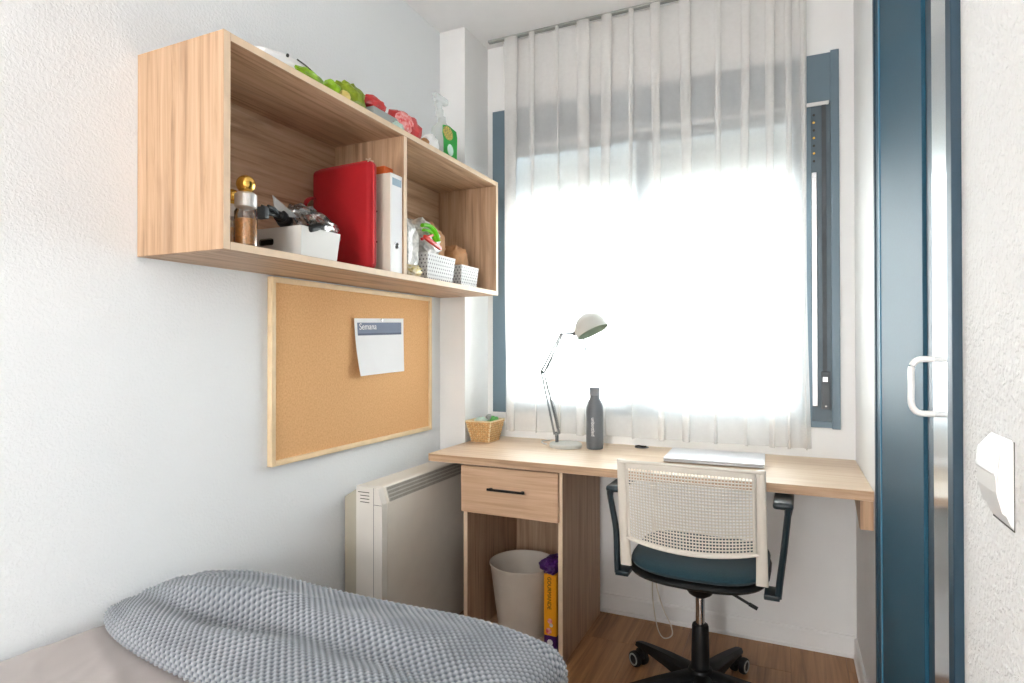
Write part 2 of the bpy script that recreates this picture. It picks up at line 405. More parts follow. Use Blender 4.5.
# ------------------------------------------------------------------ window (structure with parts)
yi = D-.012
bm = nb(); bx(bm, WX0, .236, yi, D+.06, WZ0, WZ1, .002); bx(bm, 1.618, WX1+.002, yi-.004, D+.06, WZ0-.004, WZ1+.003, .002)
bx(bm, 1.532, 1.55, yi+.006, D+.06, WZ0, 2.125, .001); bx(bm, .236, 1.62, yi, D+.06, WZ0, .892, .002)
win = struct('window_1', bm, M['teal'])
bm = nb(); bx(bm, 1.55, 1.6185, yi+.007, D+.06, .892, 2.125, .001); struct('side_plate', bm, M['plate'], parent=win)
bm = nb(); bx(bm, .2, 1.619, yi+.002, D+.05, 2.128, WZ1-.002, .002); struct('shutter_box', bm, M['teal'], parent=win)
bm = nb(); bx(bm, .236, 1.612, yi-.004, yi+.004, 2.118, 2.132, .001); struct('box_rail', bm, M['silverm'], parent=win, label='pale metal rail under the shutter box')
def sash(x0, x1, y):
    bm = nb(); t = .042
    bx(bm, x0, x0+t, y, y+.03, .892, 2.128, .002); bx(bm, x1-t, x1, y, y+.03, .892, 2.128, .002)
    bx(bm, x0+t, x1-t, y, y+.03, .892, .935, .002); bx(bm, x0+t, x1-t, y, y+.03, 2.09, 2.128, .002)
    s = struct('sash', bm, M['teal'], parent=win)
    bm = nb(); bx(bm, x0+t, x1-t, y+.013, y+.017, .935, 2.09); struct('pane', bm, M['pane'], parent=s)
sash(.236, .905, D+.0); sash(.863, 1.532, D+.032)
z = 2.128
while z > 1.86:
    bm = nb(); prism(bm, [(D+.085, z-.040), (D+.078, z-.03), (D+.078, z-.008), (D+.085, z), (D+.092, z-.008), (D+.092, z-.03)], 0, .236, 1.532)
    struct('slat', bm, M['shutter'], parent=win); z -= .0375
bm = nb(); bx(bm, 1.550, 1.570, yi-.004, yi+.008, .95, 1.86, .003); struct('guide_channel', bm, M['chrome'], parent=win, label='bright metal guide channel')
for k in range(7):
    bm = nb(); lathe(bm, [(.0045, 0), (.0045, .003)], 10, (1.56, yi+.006, 2.085-k*.03), Matrix.Rotation(PI/2, 3, 'X')); struct('painted_guide_hole', bm, M['gold'] if k % 2 else M['dark'], parent=win)  # discs in place of holes; gold ones paint the light seen through
bm = nb(); bx(bm, 1.587, 1.602, yi-.001, yi+.0015, 1.05, 2.125, .0005); struct('shutter_strap', bm, M['strap'], parent=win)
bm = nb(); bx(bm, 1.582, 1.612, yi-.008, yi+.006, .94, 1.085, .003); sb = struct('strap_winder', bm, M['grey_pl'], parent=win)
bm = nb(); bx(bm, 1.585, 1.604, yi-.011, yi-.007, 1.045, 1.066, .002); struct('strap_slot', bm, M['chrome'], parent=sb)
bm = nb(); lathe(bm, [(.003, 0), (.003, .002)], 10, (1.597, yi-.008, .952), Matrix.Rotation(PI/2, 3, 'X')); struct('screw', bm, M['chrome'], parent=sb)

# curtain rail + curtain
bm = nb(); bx(bm, .17, W-.002, 2.554, 2.577, ZC-.010, ZC, .002)
rail = struct('trim_1', bm, M['greyslab'], label='thin grey curtain track on the ceiling')
cur = thing('sheer_curtain', 'white sheer pleated curtain hanging from the ceiling track in front of the window', 'curtain', (.885, 2.565, .79))
NP = 13
def curtain_grid(z0, z1, nz, yoff=0):
    t = np.linspace(0, 1, NP*28+1); zz = np.linspace(z0, z1, nz)
    T, Z = np.meshgrid(t, zz, indexing='ij')
    xl, xr = .238, 1.548
    # nonuniform pleat density: bunched at the right end
    wgt = np.where(t < .80, 1.0, .45); wgt = np.convolve(np.pad(wgt, 20, 'edge'), np.ones(41)/41, 'valid')
    base = np.concatenate([[0], np.cumsum(wgt[:-1])]); base /= base[-1]
    B = np.repeat(base[:, None], nz, 1)
    h = (ZC-.012-Z)/(ZC-.8)                              # 0 top .. 1 bottom
    amp = 1+.22*np.sin(7.3*T*PI+1)+.15*np.sin(17.1*T*PI)
    ph = 2*PI*NP*T + .5*np.sin(5.1*T*PI+2.2*h) + .35*h*np.sin(23*T)
    X = xl+(xr-xl)*B + amp*(.044-.012*h)*np.sin(ph)*np.minimum(1, wgt[:, None]*1.1)
    Y = 2.565+yoff + (.022-.006*h*np.cos(9*T))*np.cos(ph) - .006*np.cos(2*ph+h)*h
    X = np.clip(X, .236, 1.56); 
    X += -.010*(1-h)*(T > .93)*(T-.93)/.07
    X = X + .006*np.sin(6*h+T*20)*h
    return np.stack([X, Y, Z], 2)
c1 = grid_mesh('voile', curtain_grid(.79, ZC-.012, 40), M['sheer'], cur.location, cur)
c2 = grid_mesh('hem', curtain_grid(.79, .885, 5, .0025), M['sheer_h'], cur.location, cur)

# ------------------------------------------------------------------ sliding door in the right wall
bm = nb()
bx(bm, W-.014, W+.05, DY1-.022, DY1, 0, DZ, .002)
bx(bm, W-.016, W+.05, DY0, 1.100, 0, DZ, .002)
bx(bm, W-.010, W+.05, 1.10, DY1-.022, DZ-.04, DZ, .002)
dr = struct('door_1', bm, M['teale'])
bm = nb(); bx(bm, W-.010, W+.03, 1.312, DY1-.024, .004, DZ-.042, .002); lf = struct('door_leaf', bm, M['teald'], parent=dr)
bm = nb(); bx(bm, W-.013, W-.008, 1.846, 1.858, .006, DZ-.044, .001); struct('leaf_bead', bm, M['bead_glint'], parent=lf, label='bead along the leaf with its highlight painted bright blue')  # highlight along the leaf ridge is painted into the bead colour
bm = nb(); bx(bm, W-.004, W+.03, 1.236, 1.310, .004, DZ-.042, .002); struct('recessed_stile', bm, M['teale'], parent=dr)
bm = nb(); bx(bm, W-.009, W+.03, 1.102, 1.234, .004, DZ-.042, .001); st = struct('metal_stile', bm, M['mirror'], parent=dr, label='polished pale metal stile')
bm = nb(); hy = 1.224
tube(bm, catmull([(W-.008, hy, 1.163), (W-.028, hy, 1.163), (W-.037, hy, 1.158), (W-.042, hy, 1.146), (W-.042, hy, 1.117), (W-.042, hy, 1.088), (W-.037, hy, 1.076), (W-.028, hy, 1.071), (W-.008, hy, 1.071)], 5), .0052, 12)
struct('door_handle', bm, M['white_pl'], parent=st, smooth=True, label='white rounded pull handle')

# light switch
sw = thing('light_switch', 'white wedge-shaped light switch on the rough plaster wall at right', 'switch', (W-.004, .89, .975))
w0 = W-.004
bm = nb(); prism(bm, [(w0, .978), (w0, 1.077), (w0-.002, 1.0795), (w0-.0125, 1.066), (w0-.0155, 1.040), (w0-.0145, 1.020), (w0-.010, 1.000), (w0-.004, .984)], 1, .848, .924)
part('switch_body', bm, M['white_pl'], sw, smooth=False)
bm = nb(); prism(bm, [(w0-.010, 1.0645), (w0-.0150, 1.0640), (w0-.0180, 1.040), (w0-.0168, 1.037), (w0-.0158, 1.018), (w0-.0108, .9965), (w0-.006, .992)], 1, .851, .926)
part('rocker', bm, M['white_pl'], sw, smooth=False)
bm = nb(); bx(bm, w0-.0008, w0+.001, 0.8475, .9245, .977, 1.078, 0); part('back_plate', bm, M['dark'], sw, label='thin dark gap line round the plate', smooth=False)

# added fill lamp, unseen behind the camera, for soft front light
cl = thing('fill_lamp', 'added white paper globe fill lamp, unseen behind the viewpoint', 'lamp', (1.20, -2.30, 0))
bm = nb(); lathe(bm, [(.13, 0), (.13, .012), (.02, .022), (.01, .024)], 32, (1.20, -2.30, 0)); part('base', bm, M['white_pl'], cl)
bm = nb(); tube(bm, [(1.20, -2.30, .02), (1.20, -2.30, 1.225)], .009, 10); part('pole', bm, M['white_pl'], cl)
bm = nb(); lathe(bm, [(.203*math.sin(PI*k/20), 1.42-.203*math.cos(PI*k/20)) for k in range(2, 19)], 32, (1.20, -2.30, 0), cap0=False, cap1=False); part('globe_shade', bm, M['shade_w'], cl)

# ------------------------------------------------------------------ wall shelf
X1, Y0, Y1, Z0, Z1, T = .301, .969, 2.396, 1.408, 1.909, .0195
sh = thing('wall_shelf', 'pale oak two-compartment wall shelf mounted above the cork board', 'shelf', (0, 1.68, Z0))
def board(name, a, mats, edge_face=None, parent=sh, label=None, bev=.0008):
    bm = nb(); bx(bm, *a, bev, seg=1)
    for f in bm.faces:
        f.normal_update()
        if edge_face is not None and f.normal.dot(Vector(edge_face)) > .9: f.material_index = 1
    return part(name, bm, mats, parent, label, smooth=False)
E1 = (1, 0, 0)
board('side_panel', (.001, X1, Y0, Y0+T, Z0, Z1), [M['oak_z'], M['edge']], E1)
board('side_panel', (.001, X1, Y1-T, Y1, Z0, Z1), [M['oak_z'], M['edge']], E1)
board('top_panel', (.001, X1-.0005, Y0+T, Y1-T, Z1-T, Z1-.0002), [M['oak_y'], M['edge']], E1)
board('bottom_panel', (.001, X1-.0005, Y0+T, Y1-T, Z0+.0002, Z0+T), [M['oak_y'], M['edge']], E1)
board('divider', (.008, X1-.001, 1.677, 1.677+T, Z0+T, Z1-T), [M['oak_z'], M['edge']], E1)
board('back_panel', (.001, .008, Y0+T, Y1-T, Z0+T, Z1-T), [M['oak_y']])
ZF = Z0+T+.0002; ZT = Z1

# ------------------------------------------------------------------ cork board and paper
cb = thing('cork_board', 'pine-framed cork pinboard hanging on the wall under the shelf', 'pinboard', (0, 1.84, .8135))
by0, by1, bz0, bz1, fwid = 1.379, 2.298, .8135, 1.402, .017
bm = nb(); bx(bm, .002, .012, by0+.006, by1-.006, bz0+.006, bz1-.006); part('cork_sheet', bm, M['cork'], cb, smooth=False)
for (a, b, c, d) in ((by0, by0+fwid, bz0, bz1), (by1-fwid, by1, bz0, bz1), (by0+fwid, by1-fwid, bz0, bz0+fwid), (by0+fwid, by1-fwid, bz1-fwid, bz1)):
    bm = nb(); bx(bm, .001, .021, a, b, c, d, .002); part('frame_rail', bm, M['pine'], cb)
pp = thing('planner_sheet', 'white planner sheet with a slate heading pinned on the cork board', 'paper', (.0135, 1.93, 1.07))
def paper_pt(a, b):                                     # a 0..1 along y, b 0..1 up
    y = 1.767+a*(2.086-1.767)-.0*b; y += .010*(1-b)*(1-a)
    zt = 1.288+a*.012; zb = 1.076+a*.006
    z = zb+b*(zt-zb)
    x_ = .0140+.018*(1-b)**2*(1-a)**1.5+.006*(1-a)**3+.004*(1-b)**2
    return (x_, y, z)
def paper_patch(name, a0, a1, b0, b1, off, mat, thick=.0006, n=14, label=None):
    bm = nb(); g = [[[None]*(n+1) for _ in range(n+1)] for _ in range(2)]
    for k in range(2):
        for i in range(n+1):
            for j in range(n+1):
                p = paper_pt(a0+(a1-a0)*i/n, b0+(b1-b0)*j/n); g[k][i][j] = bm.verts.new((p[0]+off+k*thick, p[1], p[2]))
    for i in range(n):
        for j in range(n):
            for k in range(2): bm.faces.new((g[k][i][j], g[k][i+1][j], g[k][i+1][j+1], g[k][i][j+1]))
    for i in range(n):
        for (q, w) in (((i, 0), (i+1, 0)), ((i, n), (i+1, n)), ((0, i), (0, i+1)), ((n, i), (n, i+1))):
            bm.faces.new((g[0][q[0]][q[1]], g[0][w[0]][w[1]], g[1][w[0]][w[1]], g[1][q[0]][q[1]]))
    return part(name, bm, mat, pp, label)
paper_patch('sheet', 0, 1, 0, 1, 0, M['paper'])
paper_patch('heading_band', .05, .95, .735, .925, .0008, M['slate'], .0003, label='slate blue printed heading band')
paper_patch('heading_line', .05, .95, .70, .735, .0008, M['slate2'], .0003, label='darker printed line below the heading')
p0 = paper_pt(.07, .85)
text_part('lettering', 'Semana', .034, M['ink_w'], pp, frame3((p0[0]+.0045, p0[1], p0[2]), (0, 1, .04), (0, 0, 1)), 'white heading lettering')
bm = nb(); q = paper_pt(.52, .97); lathe(bm, [(.003, 0), (.006, .004), (.004, .006), (.001, .0065)], 12, (q[0]+.001, q[1], q[2]), Matrix.Rotation(PI/2, 3, 'Y')); part('pin', bm, M['chrome'], pp)

# ------------------------------------------------------------------ storage heater
hy0, hy1, hz, HX = 1.722, 2.385, .690, .178
ht = thing('storage_heater', 'cream storage heater with top grille against the wall under the cork board', 'heater', (.09, 2.05, 0))
bm = nb(); prism(bm, [(.012, .0), (.066, .0), (.066, .668), (.058, .674), (.012, .645)], 1, hy0+.004, hy1-.01); part('rear_casing', bm, M['heater_s'], ht, smooth=False, label='darker beige rear casing')
prof = [(.066, .03), (.170, .03), (.178, .045), (.178, .632), (.160, .686), (.150, hz), (.066, hz)]
bm = nb(); prism(bm, prof, 1, hy0, hy0+.03); ec = part('end_cap', bm, M['cream_pl'], ht, smooth=False)
bm = nb(); prism(bm, prof, 1, hy0+.0325, hy1); bmesh.ops.bevel(bm, geom=[e for e in bm.edges], offset=.0015, segments=1, affect='EDGES'); fp = part('front_casing', bm, M['heater'], ht, smooth=False)
for k in range(4):
    bm = nb(); bx(bm, .083+(.0 if k else -.01), .124, hy0-.0006, hy0+.004, .668-k*.0115, .6715-k*.0115, .001, seg=1); part('vent_slot', bm, M['dark'], ec)
bm = nb(); bx(bm, .1415, .1427, hy0-.0005, hy0+.003, .04, .688); bx(bm, .1427, .177, hy0-.0005, hy0+.003, .6285, .6298); part('seam', bm, M['dark'], ec, smooth=False)
# grille band along the sloping top front
gx0, gz0, gx1, gz1 = .1787, .634, .1615, .684
bm = nb(); n_ = Vector((gz1-gz0, 0, gx0-gx1)).normalized()
v = [Vector((gx0, hy0+.045, gz0)), Vector((gx0, hy1-.02, gz0)), Vector((gx1, hy1-.02, gz1)), Vector((gx1, hy0+.045, gz1))]
vs = [bm.verts.new(p+n_*.0006) for p in v]+[bm.verts.new(p-n_*.002) for p in v]
for f in ((0, 1, 2, 3), (7, 6, 5, 4), (0, 4, 5, 1), (1, 5, 6, 2), (2, 6, 7, 3), (3, 7, 4, 0)): bm.faces.new([vs[i] for i in f])
gr = part('grille', bm, M['grille'], ht, smooth=False, label='slotted metal grille on the sloping edge')
bm = nb(); NB = 90
for i in range(NB):
    for j in range(4):
        a = (i+.5)/NB; y = hy0+.047+a*(hy1-.025-hy0-.047); b0 = (j+.14)/4; b1 = (j+.80)/4
        P0 = Vector((gx0+(gx1-gx0)*b0, y, gz0+(gz1-gz0)*b0)); P1 = Vector((gx0+(gx1-gx0)*b1, y+.003, gz0+(gz1-gz0)*b1))
        dy = Vector((0, .0022, 0)); o_ = n_*.0012
        bm.faces.new([bm.verts.new(p+o_) for p in (P0-dy*.8, P0+dy*.8, P1+dy*.8, P1-dy*.8)])
gs = part('grille_slots', bm, M['slotg'], gr, smooth=False, kind='stuff')

# ------------------------------------------------------------------ desk
dx0, dy0, dt, dz = .134, 2.088, .0305, .75
dk = thing('desk', 'pale oak wall-to-wall desk under the window with drawer cabinet', 'desk', (.9, 2.35, 0))
bm = nb(); bx(bm, dx0, W-.001, dy0, D-.0005, dz-dt, dz, .0012, seg=1)
# the part of the top that runs in front of the pier is level with its side
for f in bm.faces:
    f.normal_update()
    if f.normal.y < -.9: f.material_index = 1
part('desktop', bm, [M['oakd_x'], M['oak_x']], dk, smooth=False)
cx0, cx1, cy0, cy1, PT = .284, .703, 2.112, 2.60, .018
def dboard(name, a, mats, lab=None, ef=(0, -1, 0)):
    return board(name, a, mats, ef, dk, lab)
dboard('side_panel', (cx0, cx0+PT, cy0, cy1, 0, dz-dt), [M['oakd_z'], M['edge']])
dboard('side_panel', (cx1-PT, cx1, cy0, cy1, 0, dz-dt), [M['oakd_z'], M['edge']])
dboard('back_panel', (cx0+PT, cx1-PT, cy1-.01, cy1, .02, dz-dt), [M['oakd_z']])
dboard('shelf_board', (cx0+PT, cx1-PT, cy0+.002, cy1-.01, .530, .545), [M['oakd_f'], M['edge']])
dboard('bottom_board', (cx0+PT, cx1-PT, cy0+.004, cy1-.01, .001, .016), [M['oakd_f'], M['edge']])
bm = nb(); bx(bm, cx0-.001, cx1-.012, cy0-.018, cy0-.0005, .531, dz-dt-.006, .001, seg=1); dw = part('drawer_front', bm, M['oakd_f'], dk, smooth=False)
bm = nb(); hz_ = .632; hy_ = cy0-.018
bx(bm, .405, .563, hy_-.020, hy_-.013, hz_-.0045, hz_+.0045, .002); bx(bm, .412, .422, hy_-.016, hy_+.001, hz_-.004, hz_+.004, .001); bx(bm, .546, .556, hy_-.016, hy_+.001, hz_-.004, hz_+.004, .001)
part('drawer_handle', bm, M['black'], dw, 'black bar handle')
bm = nb(); prism(bm, [(2.105, dz-dt), (2.105, .628), (2.135, .628), (2.30, .690), (2.30, dz-dt)], 0, W-.036, W-.001); part('wall_bracket', bm, M['oak_z'], dk, smooth=False)

# cable grommet
bm = nb(); lathe(bm, [(.030, 0), (.030, .002), (.026, .004), (.024, .004), (.022, .001)], 28, (.893, 2.585, dz)); 
gm = single('cable_grommet', bm, M['grey_pl'], 'small round grey cable grommet lid at the back of the desk', 'grommet', (.893, 2.585, dz))
bm = nb(); tube(bm, catmull([(.87, 2.572, dz+.006), (.885, 2.566, dz+.009), (.90, 2.57, dz+.006), (.915, 2.574, dz+.007)], 4), .0035, 8)
o_ = part('plug_end', bm, M['black'], gm)

# ------------------------------------------------------------------ waste bin and carton
bc = (.468, 2.285)
bt = thing('waste_bin', 'beige round tapered plastic waste bin inside the desk cabinet', 'bin', (bc[0], bc[1], .0165))
bm = nb(); lathe(bm, [(.098, .017), (.100, .018), (.135, .288), (.1375, .290), (.1375, .297), (.134, .297), (.131, .288), (.097, .022)], 48, (bc[0], bc[1], 0)); part('bin_body', bm, M['binc'], bt)
bm = nb()
for k in range(48):
    a0 = 2*PI*k/48; a1 = 2*PI*(k+1)/48
    pr = []
tube(bm, [(bc[0]+.1365*math.cos(2*PI*k/48), bc[1]+.1365*math.sin(2*PI*k/48), .296) for k in range(49)], .0028, 8); part('rim', bm, M['binc'], bt)
ct = thing('carton', 'narrow yellow and purple carton standing beside the beige bin', 'box', (.650, 2.25, .0165))
x0, x1, y0, y1 = .622, .672, 2.128, 2.30
bm = nb(); bx(bm, x0, x1, y0, y1, .095, .325, .001, seg=1); part('carton_body', bm, M['yellow'], ct, 'yellow printed upper body', smooth=False)
bm = nb(); bx(bm, x0, x1, y0, y1, .0166, .0945, .001, seg=1); part('carton_base', bm, M['purple'], ct, 'purple lower part', smooth=False)
text_part('lettering', 'GOURMANDE', .021, M['ink'], ct, frame3((x0+.021, y0-.0004, .316), (0, 0, -1), (1, 0, 0)), 'dark vertical lettering', xs=.92)
for k, (zz, rr, mm) in enumerate(((.150, .010, 'pink'), (.135, .007, 'bagw'), (.112, .012, 'pink'), (.07, .012, 'ink_w'), (.045, .010, 'pink'), (.055, .006, 'ink_w'))):
    bm = nb(); lathe(bm, [(rr, 0), (rr, .0006)], 9, (x0+.024+.006*math.sin(k*2.1), y0-.0002, zz), Matrix.Rotation(PI/2, 3, 'X')); part('printed_emblem', bm, M[mm], ct, smooth=False)

def blob(bm, c, rx, ry, rz, seed, crumple=.12, e=.6, nu=28, nv=18, mi=0, rot=None, flatb=None, fr=3.0):
    """crumpled superellipsoid packet"""
    rg = random.Random(seed); K = [(rg.uniform(-fr, fr), rg.uniform(-fr, fr), rg.uniform(-fr, fr), rg.uniform(0, 6)) for _ in range(9)]
    def sg(x, p): return math.copysign(abs(x)**p, x)
    rows = []
    for j in range(nv+1):
        ph = -PI/2+PI*j/nv; row = []
        for i in range(nu):
            th = 2*PI*i/nu
            d = Vector((sg(math.cos(ph), e)*sg(math.cos(th), e), sg(math.cos(ph), e)*sg(math.sin(th), e), sg(math.sin(ph), e)))
            s = 1+crumple*sum(abs(math.sin(k[0]*d.x*2+k[1]*d.y*2+k[2]*d.z*2+k[3]))-.6 for k in K)/3
            p = Vector((d.x*rx*s, d.y*ry*s, d.z*rz*s))
            if rot is not None: p = rot @ p
            p += Vector(c)
            if flatb is not None: p.z = max(p.z, flatb)
            row.append(p)
        rows.append(row)
    bot = bm.verts.new(sum(rows[0], Vector())/nu); top = bm.verts.new(sum(rows[-1], Vector())/nu)
    R = [[bm.verts.new(p) for p in row] for row in rows[1:-1]]
    for a, b in zip(R, R[1:]):
        for i in range(nu): bm.faces.new((a[i], a[(i+1) % nu], b[(i+1) % nu], b[i])).material_index = mi
    for i in range(nu):
        bm.faces.new((R[0][(i+1) % nu], R[0][i], bot)).material_index = mi
        bm.faces.new((R[-1][i], R[-1][(i+1) % nu], top)).material_index = mi
bm = nb(); blob(bm, (.644, 2.17, .350), .032, .055, .030, 5, .3, .8, flatb=.3255); 
blob(bm, (.628, 2.14, .354), .026, .016, .020, 8, .3, .9, flatb=.3255)
part('film_top', bm, M['purple'], ct, 'crumpled purple film sticking out of the top')

# ------------------------------------------------------------------ desk lamp
lx, ly = .592, 2.462
def P_(uu, vv, yy=2.45):                       # point seen at a photo position, at depth yy in the room
    d = fw+R2*((uu-512)/602.64)+U2*((341.5-vv)/602.64)
    return Vector((1.4633, 0, 1.1873))+d*(yy/d.y)
lm = thing('desk_lamp', 'white architect desk lamp with jointed arm on the desk by the window', 'lamp', (lx, ly, dz))
bm = nb(); lathe(bm, [(.068, 0), (.070, .004), (.070, .013), (.066, .018), (.030, .021), (.002, .0215)], 48, (lx, ly, dz)); part('base', bm, M['lampw'], lm)
A0 = Vector((.553, 2.45, .775)); A1 = Vector((.553, 2.45, .815)); EL = Vector((.490, 2.45, 1.070)); TP = Vector((.578, 2.45, 1.236)); HJ = Vector((.640, 2.45, 1.240))
bm = nb(); tube(bm, [(.556, 2.45, .768), (.556, 2.45, .800)], .007, 12); tube(bm, [A1, (.553, 2.45, .79)], .005, 10); part('stem', bm, M['lampm'], lm)
def arm(p, q, sep):
    bm = nb(); d = (q-p).normalized(); n = Vector((d.z, 0, -d.x))
    for s in (-1, 1):
        for t in (-1, 1):
            off = n*sep*s+Vector((0, .006*t, 0)); tube(bm, [p+off, q+off*.55], .0026, 6)
    tube(bm, [p+Vector((0, -.009, 0)), p+Vector((0, .009, 0))], .006, 10); tube(bm, [q+Vector((0, -.009, 0)), q+Vector((0, .009, 0))], .006, 10)
    return bm
part('lower_arm', arm(Vector((.556, 2.45, .805)), EL, .011), M['lampa'], lm)
part('upper_arm', arm(EL, TP, .007), M['lampa'], lm)
def coil(bm, p, q, rr, turns, wr):
    d = (q-p); n1 = d.normalized().cross(Vector((0, 1, 0))).normalized(); n2 = Vector((0, 1, 0)); K = turns*8
    tube(bm, [p+d*(k/K)+n1*rr*math.cos(2*PI*k/8)+n2*rr*math.sin(2*PI*k/8) for k in range(K+1)], wr, 5)
for yy in (-.011, .011):
    bm = nb(); o = Vector((.010, yy, 0)); coil(bm, Vector((.552, 2.45, .83))+o, Vector((.530, 2.45, .925))+o, .0035, 20, .0008); tube(bm, [Vector((.530, 2.45, .925))+o, EL+Vector((0, yy, 0))], .0009, 5); part('spring', bm, M['lampm'], lm)
    bm = nb(); o = Vector((.010, yy, -.004)); coil(bm, EL+(TP-EL)*.10+o, EL+(TP-EL)*.45+o, .0035, 15, .0008); tube(bm, [EL+(TP-EL)*.45+o, TP+Vector((0, yy, 0))], .0009, 5); part('spring', bm, M['lampm'], lm)
for c in (EL+Vector((-.012, -.012, .008)), TP+Vector((-.010, -.012, .012))):
    bm = nb(); tube(bm, [c+Vector((.018*math.cos(t), 0, .014*math.sin(t))) for t in [PI*(.1+.13*k) for k in range(9)]], .0015, 6); part('joint_hook', bm, M['lampa'], lm)
bm = nb(); tube(bm, [TP, TP+(HJ-TP)*.45, HJ], .004, 10); tube(bm, [HJ+Vector((-.01, 0, -.008)), HJ+Vector((.008, 0, .012))], .009, 12); part('head_joint', bm, M['lampm'], lm)
# shade: deep dome, axis tilted; opening down to the right
ax = Vector((.46, -.06, -.88)).normalized(); hc = P_(592, 330, 2.45)
Rm = ax.to_track_quat('Z', 'Y').to_matrix()
bm = nb(); RR = .072; pr = []
for k in range(13):
    a = PI/2*k/12; pr.append((max(.004, RR*math.sin(a)), -RR*.98*math.cos(a)))
pr.append((RR*1.0, .012)); prof_o = pr
prof_i = [(max(.002, a-.003), b+.002) for a, b in reversed(pr)]
hc2 = hc + Vector((-.002, 0, .004))
lathe(bm, prof_o+prof_i, 40, hc2, Rm); shd = part('shade', bm, M['lampw'], lm)
bm = nb(); lathe(bm, [(a-.0035, b+.0028) for a, b in pr if a > .02], 40, hc2, Rm, cap0=True, cap1=False); part('reflector', bm, M['lampin'], shd, 'grey-green reflector lining')
bm = nb(); s0 = P_(583, 338, 2.45); tube(bm, [s0, P_(586, 350, 2.45)], .0022, 8); tube(bm, [P_(585.5, 348, 2.45), P_(586.5, 352, 2.45)], .0035, 8); part('grip_rod', bm, M['lampm'], shd)
bm = nb(); tube(bm, catmull([(.50, 2.475, dz+.004), (.47, 2.50, dz+.004), (.45, 2.55, dz+.004), (.47, 2.60, dz+.004)], 6), .003, 8); part('power_cord', bm, M['white_pl'], lm)

# ------------------------------------------------------------------ bottle
bx_, by_ = .718, 2.475
bo = thing('water_bottle', 'slate grey reusable water bottle beside the desk lamp', 'bottle', (bx_, by_, dz))
bm = nb(); lathe(bm, [(.033, 0), (.0355, .004), (.0355, .012), (.0365, .016), (.0365, .155), (.034, .180), (.026, .205), (.021, .216), (.0205, .226)], 40, (bx_, by_, dz)); part('bottle_body', bm, M['bottle'], bo)
bm = nb(); lathe(bm, [(.0215, .227), (.0222, .229), (.0222, .257), (.020, .260), (.002, .2605)], 32, (bx_, by_, dz)); part('cap', bm, M['bottle2'], bo, 'paler grey screw cap')
dv = Vector((1.4633-bx_, 0-by_, 0)).normalized(); dv = Matrix.Rotation(-.22, 3, 'Z') @ dv; tang = Vector((-dv.y, dv.x, 0))
text_part('lettering', 'unbottled', .020, M['ink_w'], bo, frame3(Vector((bx_, by_, dz+.135))+dv*.0368, (0, 0, -1), tang*1), 'white vertical lettering', ext=.0008)

# ------------------------------------------------------------------ wicker basket
bk = thing('wicker_basket', 'small woven rattan basket on the desk at the corner by the pier', 'basket', (.20, 2.47, dz))
def wicker(parent, xb0, xb1, yb0, yb1, flare, z0, h, mats, rows=9, cols=(9, 13)):
    def corner(t): f = flare*t; return (xb0-f, xb1+f, yb0-f, yb1+f)
    # solid liner
    bm = nb()
    a, b, c, d = corner(0); A, B, C_, D_ = corner(1); i_ = .002
    lo = [bm.verts.new(p) for p in ((a+i_, c+i_, z0+.001), (b-i_, c+i_, z0+.001), (b-i_, d-i_, z0+.001), (a+i_, d-i_, z0+.001))]
    hi = [bm.verts.new(p) for p in ((A+i_, C_+i_, z0+h), (B-i_, C_+i_, z0+h), (B-i_, D_-i_, z0+h), (A+i_, D_-i_, z0+h))]
    bm.faces.new(lo)
    for k in range(4): bm.faces.new((lo[k], lo[(k+1) % 4], hi[(k+1) % 4], hi[k]))
    part('liner', bm, mats[0], parent, smooth=False)
    bm = nb(); bm2 = nb()
    for s, ncol in ((0, cols[0]), (1, cols[1]), (2, cols[0]), (3, cols[1])):
        for rI in range(rows):
            t = (rI+.5)/rows; a, b, c, d = corner(t); z = z0+h*t
            pq = {0: ((a, c), (b, c), (0, -1)), 1: ((b, c), (b, d), (1, 0)), 2: ((b, d), (a, d), (0, 1)), 3: ((a, d), (a, c), (-1, 0))}[s]
            pts = []
            m = ncol*4
            for k in range(m+1):
                f = k/m; off = .0016*math.sin(PI*ncol*f+(PI if rI % 2 else 0))
                pts.append((pq[0][0]+(pq[1][0]-pq[0][0])*f+pq[2][0]*off, pq[0][1]+(pq[1][1]-pq[0][1])*f+pq[2][1]*off, z))
            tube(bm, pts, h/rows*.46, 5)
        for k in range(ncol):
            f = (k+.5)/ncol; pts = []
            for t in (0, .5, 1):
                a, b, c, d = corner(t)
                pq = {0: ((a, c), (b, c)), 1: ((b, c), (b, d)), 2: ((b, d), (a, d)), 3: ((a, d), (a, c))}[s]
                pts.append((pq[0][0]+(pq[1][0]-pq[0][0])*f, pq[0][1]+(pq[1][1]-pq[0][1])*f, z0+h*t))
            tube(bm2, pts, .002, 5)
    part('weave', bm, mats[0], parent, kind='stuff'); part('stakes', bm2, mats[1], parent, kind='stuff')
    a, b, c, d = corner(1); bm = nb()
    tube(bm, [(a, c, z0+h), (b, c, z0+h), (b, d, z0+h), (a, d, z0+h), (a, c, z0+h)], .0042, 8); part('rim', bm, mats[1], parent)
    for q in range(4):
        bm = nb(); e0 = corner(0); e1 = corner(1)
        c0 = [(e0[0], e0[2]), (e0[1], e0[2]), (e0[1], e0[3]), (e0[0], e0[3])][q]; c1_ = [(e1[0], e1[2]), (e1[1], e1[2]), (e1[1], e1[3]), (e1[0], e1[3])][q]
        tube(bm, [(c0[0], c0[1], z0+.003), (c1_[0], c1_[1], z0+h)], .0038, 8)
        part('corner_post', bm, mats[1], parent)
wicker(bk, .158, .242, 2.418, 2.518, .020, dz+.001, .095, (M['wick'], M['wick_l']))
